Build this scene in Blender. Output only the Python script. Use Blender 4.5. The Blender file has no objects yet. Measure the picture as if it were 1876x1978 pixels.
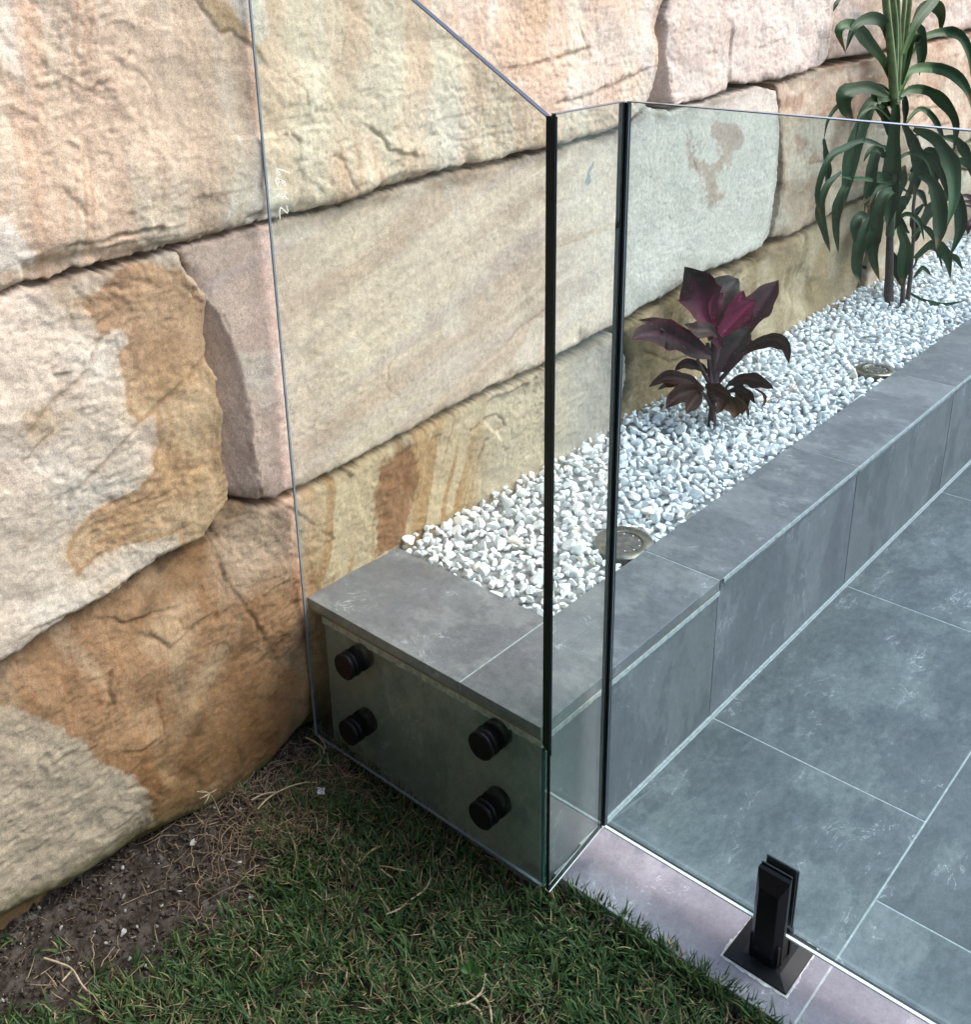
import bpy, bmesh, math, random
import numpy as np
from mathutils import Vector, Matrix
random.seed(7); rng=np.random.default_rng(7)
scn=bpy.context.scene; COL=scn.collection
# ------------------------------------------------------------------ camera
FPX,CPX,CPY=2052.32,938.0,713.94
YAW,PITCH,ROLL=.72888,.36726,-.01582
CAM=np.array([-1.17483,-.82898,1.42529])
def _axes():
    cy,sy=math.cos(YAW),math.sin(YAW); cp,sp=math.cos(PITCH),math.sin(PITCH)
    F=np.array([cp*cy,cp*sy,-sp]); R=np.array([sy,-cy,0.]); U=np.cross(R,F)
    c,s=math.cos(ROLL),math.sin(ROLL)
    return F,c*R+s*U,-s*R+c*U
CF,CR,CU=_axes()
cd=bpy.data.cameras.new('camera'); cam=bpy.data.objects.new('camera',cd); COL.objects.link(cam)
cd.sensor_fit='HORIZONTAL'; cd.sensor_width=36; cd.lens=FPX/1876*36; cd.shift_y=-(989-CPY)/1876
cd.clip_start=.02; cd.clip_end=400
cam.matrix_world=Matrix(((CR[0],CU[0],-CF[0],CAM[0]),(CR[1],CU[1],-CF[1],CAM[1]),(CR[2],CU[2],-CF[2],CAM[2]),(0,0,0,1)))
scn.camera=cam
# ------------------------------------------------------------------ light
SUN_EL,SUN_AZ=math.radians(50),math.radians(-38)     # azimuth from +X towards +Y
w=bpy.data.worlds.new('World'); scn.world=w; w.use_nodes=True
wn=w.node_tree.nodes; wl=w.node_tree.links
sky=wn.new('ShaderNodeTexSky'); sky.sky_type='NISHITA'; sky.sun_disc=False
sky.sun_elevation=SUN_EL; sky.sun_rotation=math.pi/2-SUN_AZ; sky.air_density=1.0; sky.dust_density=2.6
bg=wn['Background']; bg.inputs['Strength'].default_value=.13
wl.new(sky.outputs[0],bg.inputs['Color'])
sl=bpy.data.lights.new('sun','SUN'); sl.energy=1.3; sl.angle=math.radians(55); sl.color=(1,.965,.91)
so=bpy.data.objects.new('sun',sl); COL.objects.link(so)
sv=Vector((math.cos(SUN_EL)*math.cos(SUN_AZ),math.cos(SUN_EL)*math.sin(SUN_AZ),math.sin(SUN_EL)))
so.rotation_euler=sv.to_track_quat('Z','Y').to_euler(); so.location=(2,-3,6)
scn.view_settings.view_transform='Standard'; scn.view_settings.look='None'
scn.view_settings.exposure=1.50; scn.view_settings.gamma=1; scn.view_settings.use_curve_mapping=False
scn.cycles.transparent_max_bounces=24; scn.cycles.max_bounces=8

# ------------------------------------------------------------------ helpers
def P(u,v,ax,val):
    """where the sight line of a photo point meets the real plane axis=val"""
    d=CF+(u-CPX)/FPX*CR-(v-CPY)/FPX*CU
    t=(val-CAM[ax])/d[ax]; return CAM+t*d
def V(u,v,depth):
    d=CF+(u-CPX)/FPX*CR-(v-CPY)/FPX*CU
    return CAM+depth*d
def depth_of(p): return float((np.array(p)-CAM)@CF)
def WX(pts,y=.562): return np.array([P(u,v,1,y)[[0,2]] for u,v in pts])
def meta(o,label=None,cat=None,group=None,kind=None):
    if label:o['label']=label
    if cat:o['category']=cat
    if group:o['group']=group
    if kind:o['kind']=kind
    return o
def link(name,me,mat=None,parent=None,kind=None):
    o=bpy.data.objects.new(name,me); COL.objects.link(o)
    if mat is not None and me is not None and len(me.materials)==0:
        for m in (mat if isinstance(mat,(list,tuple)) else [mat]): me.materials.append(m)
    if parent: o.parent=parent
    if kind:o['kind']=kind
    return o
def empty(name,loc=(0,0,0)):
    o=bpy.data.objects.new(name,None); COL.objects.link(o); o.location=loc; o.empty_display_size=.05; return o
def mesh_np(name,v,faces,smooth=True,cols=None,uvw=None):
    """faces: (n,3) or (n,4) int array"""
    v=np.asarray(v,np.float32); f=np.asarray(faces,np.int32); k=f.shape[1]; n=len(f)
    me=bpy.data.meshes.new(name); me.vertices.add(len(v)); me.vertices.foreach_set('co',v.ravel())
    me.loops.add(n*k); me.loops.foreach_set('vertex_index',f.ravel())
    me.polygons.add(n); me.polygons.foreach_set('loop_start',np.arange(0,n*k,k,dtype=np.int32))
    me.polygons.foreach_set('loop_total',np.full(n,k,np.int32))
    me.polygons.foreach_set('use_smooth',np.full(n,smooth,bool))
    me.update(calc_edges=True)
    if cols is not None:
        a=me.attributes.new('Col','FLOAT_COLOR','POINT')
        c=np.ones((len(v),4),np.float32); c[:,:3]=cols; a.data.foreach_set('color',c.ravel())
    return me
def me_bm(name,bm,smooth=False):
    me=bpy.data.meshes.new(name); bm.to_mesh(me); bm.free()
    if smooth:
        for p in me.polygons:p.use_smooth=True
    return me
def box_bm(bm,x0,x1,y0,y1,z0,z1,bev=0,seg=2):
    r=bmesh.ops.create_cube(bm,size=1,matrix=Matrix.Translation(((x0+x1)/2,(y0+y1)/2,(z0+z1)/2))@Matrix.Diagonal((x1-x0,y1-y0,z1-z0,1)))
    if bev:
        es=list({e for v in r['verts'] for e in v.link_edges})
        bmesh.ops.bevel(bm,geom=es,offset=bev,segments=seg,affect='EDGES',profile=.6)
def box(name,x0,x1,y0,y1,z0,z1,mat,parent=None,bev=0,seg=2):
    """box with its origin at its own centre"""
    cx,cy,cz=(x0+x1)/2,(y0+y1)/2,(z0+z1)/2
    bm=bmesh.new(); box_bm(bm,x0-cx,x1-cx,y0-cy,y1-cy,z0-cz,z1-cz,bev,seg)
    o=link(name,me_bm(name,bm),mat,parent)
    o.location=(cx,cy,cz)
    if parent: o.location=Vector((cx,cy,cz))-Vector(parent.location)
    return o
def prism_x(name,poly,x0,x1,mat,parent,edge_mat=None):
    """polygon in (y,z) extruded along X; the big faces use mat, the rim edge_mat"""
    bm=bmesh.new(); a=[bm.verts.new((x0,y,z)) for y,z in poly]; b=[bm.verts.new((x1,y,z)) for y,z in poly]
    f=bm.faces.new(a); g=bm.faces.new(b[::-1]); f.material_index=g.material_index=0
    n=len(poly)
    for i in range(n):
        h=bm.faces.new((a[i],b[i],b[(i+1)%n],a[(i+1)%n])); h.material_index=1
    bmesh.ops.recalc_face_normals(bm,faces=bm.faces)
    return link(name,me_bm(name,bm),[mat,edge_mat or mat],parent)
def prism_y(name,poly,y0,y1,mat,parent,edge_mat=None):
    bm=bmesh.new(); a=[bm.verts.new((x,y0,z)) for x,z in poly]; b=[bm.verts.new((x,y1,z)) for x,z in poly]
    f=bm.faces.new(a); g=bm.faces.new(b[::-1]); n=len(poly)
    for i in range(n):
        h=bm.faces.new((a[i],b[i],b[(i+1)%n],a[(i+1)%n])); h.material_index=1
    bmesh.ops.recalc_face_normals(bm,faces=bm.faces)
    return link(name,me_bm(name,bm),[mat,edge_mat or mat],parent)
# -- numpy gradient noise
def _h(ix,iy,s):
    n=(ix.astype(np.int64)*374761393+iy.astype(np.int64)*668265263+s*974634777)&0xffffffff
    n=((n^(n>>13))*1274126177)&0xffffffff
    return ((n^(n>>16))&0xffff)/65535.*2*math.pi
def gn(x,y,s=0):
    x=np.asarray(x,float);y=np.asarray(y,float)
    ix=np.floor(x);iy=np.floor(y);fx=x-ix;fy=y-iy
    ux=fx*fx*fx*(fx*(fx*6-15)+10);uy=fy*fy*fy*(fy*(fy*6-15)+10)
    def g(dx,dy):
        a=_h(ix+dx,iy+dy,s); return np.cos(a)*(fx-dx)+np.sin(a)*(fy-dy)
    a=g(0,0);b=g(1,0);c=g(0,1);d=g(1,1)
    return 1.5*((a+(b-a)*ux)*(1-uy)+(c+(d-c)*ux)*uy)
def fbm(x,y,o=4,s=0,g=.5):
    r=0;a=1;t=0
    for i in range(o):
        r=r+a*gn(x*2**i+i*17.3,y*2**i-i*9.1,s+i*31);t+=a;a*=g
    return r/t*1.3
def facet(x,y,s):
    """broken-rock facets: the upper envelope of tilted planes, one per jittered cell"""
    ix=np.floor(x);iy=np.floor(y);best=np.full(np.shape(x),-1e9)
    for dx in (-1,0,1):
        for dy in (-1,0,1):
            a=_h(ix+dx,iy+dy,s);b=_h(ix+dx,iy+dy,s+77);c=_h(ix+dx,iy+dy,s+154)
            px=ix+dx+.5+.38*np.cos(a);py=iy+dy+.5+.38*np.sin(b)
            qx=x-px;qy=y-py
            h=.35*(c/math.pi-1)-.55*(qx*qx+qy*qy)+.55*np.cos(c*3)*qx+.55*np.sin(b*2)*qy
            best=np.maximum(best,h)
    return best
def sm(a,b,x):
    t=np.clip((x-a)/(b-a+1e-12),0,1);return t*t*(3-2*t)
def dpoly(x,z,pl,closed=False):
    """distance to a polyline"""
    d=np.full(x.shape,1e9); n=len(pl)
    for i in range(n if closed else n-1):
        a=pl[i];b=pl[(i+1)%n];e=b-a;L=e@e+1e-12
        t=np.clip(((x-a[0])*e[0]+(z-a[1])*e[1])/L,0,1)
        d=np.minimum(d,(x-a[0]-t*e[0])**2+(z-a[1]-t*e[1])**2)
    return np.sqrt(d)
def inside(x,z,pl):
    r=np.zeros(x.shape,bool);n=len(pl)
    for i in range(n):
        a=pl[i];b=pl[(i+1)%n]
        c=((a[1]>z)!=(b[1]>z))&(x<(b[0]-a[0])*(z-a[1])/(b[1]-a[1]+1e-12)+a[0]); r^=c
    return r
def sdf(x,z,pl): return np.where(inside(x,z,pl),1,-1)*dpoly(x,z,pl,True)
def mixc(a,b,m): return a+(b-a)*m[:,None]
C_=lambda *c:np.array(c,float)

# ------------------------------------------------------------------ materials
def newmat(name):
    m=bpy.data.materials.new(name); m.use_nodes=True; nt=m.node_tree; return m,nt,nt.nodes['Principled BSDF']
def N(nt,t,**k):
    n=nt.nodes.new('ShaderNode'+t)
    for a,b in k.items():
        if a in n.inputs: n.inputs[a].default_value=b
        else: setattr(n,a,b)
    return n
def simple(name,col,rough=.6,metal=0,noise=.12,scale=60,bump=0,spec=.5,coat=0):
    m,nt,b=newmat(name); tc=N(nt,'TexCoord'); no=N(nt,'TexNoise'); no.inputs['Scale'].default_value=scale; no.inputs['Detail'].default_value=5
    nt.links.new(tc.outputs['Object'],no.inputs['Vector'])
    r=N(nt,'ValToRGB'); nt.links.new(no.outputs[0],r.inputs[0])
    r.color_ramp.elements[0].position=.3;r.color_ramp.elements[1].position=.7
    r.color_ramp.elements[0].color=(*[c*(1-noise) for c in col],1);r.color_ramp.elements[1].color=(*[min(1,c*(1+noise)) for c in col],1)
    nt.links.new(r.outputs[0],b.inputs['Base Color'])
    b.inputs['Roughness'].default_value=rough;b.inputs['Metallic'].default_value=metal;b.inputs['Specular IOR Level'].default_value=spec
    b.inputs['Coat Weight'].default_value=coat
    if bump:
        bp=N(nt,'Bump'); bp.inputs['Strength'].default_value=bump; bp.inputs['Distance'].default_value=.001
        nt.links.new(no.outputs[0],bp.inputs['Height']);nt.links.new(bp.outputs[0],b.inputs['Normal'])
    return m
def stone_mat():
    m,nt,b=newmat('sandstone'); L=nt.links.new
    at=N(nt,'Attribute',attribute_name='Col'); tc=N(nt,'TexCoord')
    n1=N(nt,'TexNoise',Scale=520,Detail=3,Roughness=.6); n2=N(nt,'TexNoise',Scale=95,Detail=6,Roughness=.65); n3=N(nt,'TexNoise',Scale=28,Detail=6,Roughness=.6)
    for n in (n1,n2,n3): L(tc.outputs['Object'],n.inputs['Vector'])
    def mr(src,a,b_,c,d):
        k=N(nt,'MapRange'); k.inputs[1].default_value=a;k.inputs[2].default_value=b_;k.inputs[3].default_value=c;k.inputs[4].default_value=d; L(src,k.inputs[0]); return k.outputs[0]
    def mul(a,b_):
        k=N(nt,'Math',operation='MULTIPLY'); L(a,k.inputs[0]);L(b_,k.inputs[1]); return k.outputs[0]
    f=mul(mul(mr(n1.outputs[0],.3,.7,.74,1.2),mr(n2.outputs[0],.3,.7,.80,1.14)),mr(n3.outputs[0],.35,.7,.93,1.06))
    hs=N(nt,'VectorMath',operation='SCALE'); L(at.outputs['Color'],hs.inputs[0]); L(f,hs.inputs['Scale'])
    # sparse dark mineral specks
    vo=N(nt,'TexVoronoi',Scale=210); L(tc.outputs['Object'],vo.inputs['Vector'])
    sp=mr(vo.outputs['Distance'],.10,.2,.72,1.0)
    h2=N(nt,'VectorMath',operation='SCALE'); L(hs.outputs[0],h2.inputs[0]); L(sp,h2.inputs['Scale'])
    L(h2.outputs[0],b.inputs['Base Color'])
    b.inputs['Roughness'].default_value=.92; b.inputs['Specular IOR Level'].default_value=.18
    b1=N(nt,'Bump',Strength=.6,Distance=.0008); L(n1.outputs[0],b1.inputs['Height'])
    b2=N(nt,'Bump',Strength=.5,Distance=.003); L(n2.outputs[0],b2.inputs['Height']); L(b1.outputs[0],b2.inputs['Normal'])
    L(b2.outputs[0],b.inputs['Normal'])
    return m
def tile_mat(name,c0,c1,vein,rough=.45,streak=(1,1,1)):
    m,nt,b=newmat(name); L=nt.links.new
    tc=N(nt,'TexCoord'); oi=N(nt,'ObjectInfo')
    rnd=N(nt,'VectorMath',operation='SCALE'); rnd.inputs[0].default_value=(17,31,9); L(oi.outputs['Random'],rnd.inputs['Scale'])
    off=N(nt,'VectorMath',operation='ADD'); L(tc.outputs['Object'],off.inputs[0]); L(rnd.outputs[0],off.inputs[1])
    mp=N(nt,'Mapping'); mp.inputs['Scale'].default_value=streak; L(off.outputs[0],mp.inputs['Vector'])
    v=mp.outputs[0]
    big=N(nt,'TexNoise',Scale=7,Detail=10,Roughness=.72,Distortion=.25); mid=N(nt,'TexNoise',Scale=42,Detail=8,Roughness=.74,Distortion=.2); fine=N(nt,'TexNoise',Scale=220,Detail=4,Roughness=.7)
    for n in (big,mid,fine): L(v,n.inputs['Vector'])
    r=N(nt,'ValToRGB'); e=r.color_ramp.elements; e[0].position=.40;e[1].position=.60; e[0].color=(*c0,1);e[1].color=(*c1,1)
    mixf=N(nt,'Math',operation='ADD'); s1=N(nt,'Math',operation='MULTIPLY'); s1.inputs[1].default_value=.55; s2=N(nt,'Math',operation='MULTIPLY'); s2.inputs[1].default_value=.45
    L(big.outputs[0],s1.inputs[0]);L(mid.outputs[0],s2.inputs[0]);L(s1.outputs[0],mixf.inputs[0]);L(s2.outputs[0],mixf.inputs[1]); L(mixf.outputs[0],r.inputs[0])
    # hard-edged darker cloud
    dk=N(nt,'TexNoise',Scale=3.1,Detail=12,Roughness=.66,Distortion=.15); L(v,dk.inputs['Vector'])
    dr=N(nt,'ValToRGB'); dr.color_ramp.elements[0].position=.50;dr.color_ramp.elements[1].position=.53; dr.color_ramp.elements[0].color=(.80,.81,.84,1); dr.color_ramp.elements[1].color=(1.06,1.06,1.05,1); L(dk.outputs[0],dr.inputs[0])
    m1=N(nt,'Mix',data_type='RGBA',blend_type='MULTIPLY'); m1.inputs[0].default_value=1; L(r.outputs[0],m1.inputs[6]);L(dr.outputs[0],m1.inputs[7])
    # veins: thin crests of a distorted noise, broken up by another
    vn=N(nt,'TexNoise',Scale=9,Detail=8,Roughness=.62,Distortion=1.0); L(v,vn.inputs['Vector'])
    ab=N(nt,'Math',operation='SUBTRACT'); ab.inputs[1].default_value=.5; L(vn.outputs[0],ab.inputs[0]); ac=N(nt,'Math',operation='ABSOLUTE'); L(ab.outputs[0],ac.inputs[0])
    vr=N(nt,'MapRange'); vr.inputs[1].default_value=.0;vr.inputs[2].default_value=.009;vr.inputs[3].default_value=1;vr.inputs[4].default_value=0; L(ac.outputs[0],vr.inputs[0])
    gt=N(nt,'MapRange'); gt.inputs[1].default_value=.54;gt.inputs[2].default_value=.60; L(big.outputs[0],gt.inputs[0])
    vm=N(nt,'Math',operation='MULTIPLY'); L(vr.outputs[0],vm.inputs[0]);L(gt.outputs[0],vm.inputs[1])
    # pale flecks
    fn=N(nt,'TexNoise',Scale=26,Detail=9,Roughness=.8,Distortion=.5); L(v,fn.inputs['Vector'])
    fr=N(nt,'MapRange'); fr.inputs[1].default_value=.665;fr.inputs[2].default_value=.73; L(fn.outputs[0],fr.inputs[0])
    fx=N(nt,'Math',operation='MAXIMUM'); L(vm.outputs[0],fx.inputs[0]); L(fr.outputs[0],fx.inputs[1])
    fs=N(nt,'Math',operation='MULTIPLY'); fs.inputs[1].default_value=1.0; L(fx.outputs[0],fs.inputs[0])
    m2=N(nt,'Mix',data_type='RGBA'); L(fs.outputs[0],m2.inputs[0]); L(m1.outputs[2],m2.inputs[6]); m2.inputs[7].default_value=(*vein,1)
    # fine grain
    fg=N(nt,'MapRange'); fg.inputs[1].default_value=.3;fg.inputs[2].default_value=.7;fg.inputs[3].default_value=.9;fg.inputs[4].default_value=1.1; L(fine.outputs[0],fg.inputs[0])
    sc=N(nt,'VectorMath',operation='SCALE'); L(m2.outputs[2],sc.inputs[0]); L(fg.outputs[0],sc.inputs['Scale'])
    # whole-tile tone
    tn=N(nt,'MapRange'); tn.inputs[3].default_value=.9;tn.inputs[4].default_value=1.1; L(oi.outputs['Random'],tn.inputs[0])
    sc2=N(nt,'VectorMath',operation='SCALE'); L(sc.outputs[0],sc2.inputs[0]); L(tn.outputs[0],sc2.inputs['Scale'])
    L(sc2.outputs[0],b.inputs['Base Color']); b.inputs['Roughness'].default_value=rough; b.inputs['Specular IOR Level'].default_value=.35
    bp=N(nt,'Bump',Strength=.35,Distance=.0012); L(mid.outputs[0],bp.inputs['Height']); b2=N(nt,'Bump',Strength=.3,Distance=.0004); L(fine.outputs[0],b2.inputs['Height']); L(bp.outputs[0],b2.inputs['Normal']); L(b2.outputs[0],b.inputs['Normal'])
    return m
def glass_mat(name,tint):
    m=bpy.data.materials.new(name); m.use_nodes=True; nt=m.node_tree; nt.nodes.clear(); L=nt.links.new
    o=N(nt,'OutputMaterial'); mx=N(nt,'MixShader'); tr=N(nt,'BsdfTransparent'); gl=N(nt,'BsdfGlossy'); gl.inputs['Roughness'].default_value=.004
    tr.inputs[0].default_value=(*[math.sqrt(t) for t in tint],1); gl.inputs[0].default_value=(.9,1,.97,1)
    ge=N(nt,'NewGeometry'); mr=N(nt,'MapRange'); mr.inputs[3].default_value=1.5; mr.inputs[4].default_value=1/1.5; L(ge.outputs['Backfacing'],mr.inputs[0])
    fr=N(nt,'Fresnel'); L(mr.outputs[0],fr.inputs['IOR'])
    df=N(nt,'BsdfDiffuse'); df.inputs[0].default_value=(.75,.78,.8,1); tc=N(nt,'TexCoord'); mp=N(nt,'Mapping'); mp.inputs['Scale'].default_value=(9,9,1.6); nz=N(nt,'TexNoise',Scale=3,Detail=6,Roughness=.7); vz=N(nt,'TexVoronoi',Scale=55)
    L(tc.outputs['Object'],mp.inputs[0]); L(mp.outputs[0],nz.inputs['Vector']); L(tc.outputs['Object'],vz.inputs['Vector'])
    m1=N(nt,'MapRange'); m1.inputs[1].default_value=.5;m1.inputs[2].default_value=.8;m1.inputs[3].default_value=.004;m1.inputs[4].default_value=.035; L(nz.outputs[0],m1.inputs[0])
    m2=N(nt,'MapRange'); m2.inputs[1].default_value=.035;m2.inputs[2].default_value=.06;m2.inputs[3].default_value=.25;m2.inputs[4].default_value=0; L(vz.outputs['Distance'],m2.inputs[0])
    m3=N(nt,'MapRange'); m3.inputs[1].default_value=.56;m3.inputs[2].default_value=.62; L(nz.outputs[0],m3.inputs[0]); mm=N(nt,'Math',operation='MULTIPLY'); L(m2.outputs[0],mm.inputs[0]);L(m3.outputs[0],mm.inputs[1])
    ad=N(nt,'Math',operation='ADD'); L(m1.outputs[0],ad.inputs[0]); L(mm.outputs[0],ad.inputs[1]); md=N(nt,'MixShader'); L(ad.outputs[0],md.inputs[0]); L(tr.outputs[0],md.inputs[1]); L(df.outputs[0],md.inputs[2])
    L(fr.outputs[0],mx.inputs[0]);L(md.outputs[0],mx.inputs[1]);L(gl.outputs[0],mx.inputs[2]);L(mx.outputs[0],o.inputs[0])
    return m
def attr_mat(name,rough=.6,noise=.15,scale=300,spec=.3,bump=0,trans=0):
    m,nt,b=newmat(name); L=nt.links.new; at=N(nt,'Attribute',attribute_name='Col'); tc=N(nt,'TexCoord'); n=N(nt,'TexNoise',Scale=scale,Detail=4); L(tc.outputs['Object'],n.inputs['Vector'])
    mr=N(nt,'MapRange'); mr.inputs[1].default_value=.3;mr.inputs[2].default_value=.7;mr.inputs[3].default_value=1-noise;mr.inputs[4].default_value=1+noise; L(n.outputs[0],mr.inputs[0])
    s=N(nt,'VectorMath',operation='SCALE'); L(at.outputs['Color'],s.inputs[0]);L(mr.outputs[0],s.inputs['Scale']); L(s.outputs[0],b.inputs['Base Color'])
    b.inputs['Roughness'].default_value=rough;b.inputs['Specular IOR Level'].default_value=spec
    if bump:
        bp=N(nt,'Bump',Strength=bump,Distance=.001); L(n.outputs[0],bp.inputs['Height']); L(bp.outputs[0],b.inputs['Normal'])
    if trans:
        b.inputs['Subsurface Weight'].default_value=0
    return m
M_STONE=stone_mat()
M_TILE=tile_mat('slate_tile',(.074,.091,.104),(.150,.168,.184),(.42,.44,.47),streak=(1,1.6,1))
M_CAP=tile_mat('slate_cap_tile',(.125,.13,.145),(.20,.205,.225),(.40,.42,.45),streak=(1.4,1,1))
M_FACE=tile_mat('slate_face_tile',(.115,.122,.138),(.165,.172,.192),(.36,.38,.41),streak=(1.5,1,.9))
M_ENDT=tile_mat('slate_end_tile',(.21,.245,.245),(.29,.33,.33),(.40,.42,.42),streak=(1,1,.8))
M_LEDGE=tile_mat('pale_ledge_tile',(.185,.178,.208),(.27,.262,.298),(.5,.5,.54),rough=.55)
M_GROUT=simple('grout',(.32,.36,.38),.85,noise=.25,scale=90,bump=.3)
M_GROUT_D=simple('dark_grout',(.12,.13,.14),.9,noise=.3,scale=90)
M_MORTAR=simple('pale_mortar',(.44,.46,.46),.9,noise=.35,scale=110,bump=.5)
M_BODY=simple('tile_body',(.20,.155,.12),.8,noise=.2,scale=80)
M_CORE=simple('planter_core',(.05,.048,.045),.95,noise=.4,scale=30)
M_GLASS=glass_mat('tinted_glass',(.83,.90,.85)); M_GLASS2=glass_mat('tinted_glass_long',(.70,.85,.87))
M_EDGE=simple('green_glass_edge',(.012,.05,.042),.08,noise=.2,scale=20,spec=.8)
M_TOPEDGE=simple('polished_glass_edge',(.10,.12,.16),.12,noise=.15,scale=30,spec=.8)
M_ARRIS=simple('pale_glass_arris',(.20,.25,.31),.2,noise=.2,scale=40)
M_NAVY=simple('dark_glass_edge',(.035,.045,.065),.25,noise=.15,scale=30,spec=.5)
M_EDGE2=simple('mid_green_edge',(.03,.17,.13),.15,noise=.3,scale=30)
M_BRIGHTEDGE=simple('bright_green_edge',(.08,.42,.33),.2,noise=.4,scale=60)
M_BLACK=simple('black_silicone',(.006,.008,.010),.35,noise=.2,scale=40)
M_CORNER=simple('green_black_joint',(.004,.013,.012),.22,noise=.2,scale=30)
M_BLK=simple('satin_black_metal',(.0065,.007,.0085),.36,noise=.25,scale=120,bump=.06,spec=.22)
M_GLOW_STUD=simple('edge_glow_and_stud',(.88,.95,.97),.35,noise=.08,scale=40)  # near-white paints the glow of the lower glass edges; uplight studs share it
M_STEEL=simple('brushed_steel',(.24,.22,.18),.32,metal=.9,noise=.25,scale=60)
M_LENS=simple('dusty_lens',(.10,.09,.085),.25,noise=.5,scale=70)
M_WHITE=simple('white_ink',(.9,.91,.88),.6,noise=.05)
def translucent(name,col):
    m=bpy.data.materials.new(name); m.use_nodes=True; nt=m.node_tree; nt.nodes.clear(); o=N(nt,'OutputMaterial'); a=N(nt,'BsdfTranslucent'); b=N(nt,'BsdfDiffuse'); x=N(nt,'MixShader'); x.inputs[0].default_value=.35
    a.inputs[0].default_value=(*col,1); b.inputs[0].default_value=(*col,1); nt.links.new(a.outputs[0],x.inputs[1]); nt.links.new(b.outputs[0],x.inputs[2]); nt.links.new(x.outputs[0],o.inputs[0]); return m
M_WHITE=translucent('white_ink',(1,1,1))
M_PEB=attr_mat('white_marble',.55,.10,140,.4,.25)
M_SOIL=attr_mat('dark_soil',.95,.35,500,.15,.6)
M_GRASS=attr_mat('grass_blade',.6,.18,200,.2)
M_STRAW=attr_mat('dry_grass',.8,.2,300,.15)
def speck(m,sc=260,lo=.05,hi=.075,dens=.6,col=(.55,.5,.48)):
    nt=m.node_tree; b=nt.nodes['Principled BSDF']; L=nt.links.new; src=b.inputs['Base Color'].links[0].from_socket
    tc=N(nt,'TexCoord'); v=N(nt,'TexVoronoi',Scale=sc); n=N(nt,'TexNoise',Scale=12,Detail=2); L(tc.outputs['Object'],v.inputs['Vector']);L(tc.outputs['Object'],n.inputs['Vector'])
    a=N(nt,'MapRange'); a.inputs[1].default_value=lo;a.inputs[2].default_value=hi;a.inputs[3].default_value=1;a.inputs[4].default_value=0; L(v.outputs['Distance'],a.inputs[0])
    g=N(nt,'MapRange'); g.inputs[1].default_value=dens-.03;g.inputs[2].default_value=dens+.03; L(n.outputs[0],g.inputs[0]); k=N(nt,'Math',operation='MULTIPLY'); L(a.outputs[0],k.inputs[0]);L(g.outputs[0],k.inputs[1])
    x=N(nt,'Mix',data_type='RGBA'); L(k.outputs[0],x.inputs[0]);L(src,x.inputs[6]);x.inputs[7].default_value=(*col,1); L(x.outputs[2],b.inputs['Base Color'])
M_LEAFR=attr_mat('burgundy_leaf',.55,.2,90,.13,.15)
M_LEAFG=attr_mat('green_leaf',.5,.12,90,.18,.12)
speck(M_LEAFR,95,.07,.12,.54,(.40,.34,.32)); speck(M_LEAFG,60,.05,.09,.57,(.25,.28,.22))
M_STEM=simple('plant_stem',(.055,.035,.03),.7,noise=.4,scale=90,bump=.4)
M_STEMR=simple('burgundy_stem',(.035,.008,.014),.5,noise=.4,scale=90,bump=.2)

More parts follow.
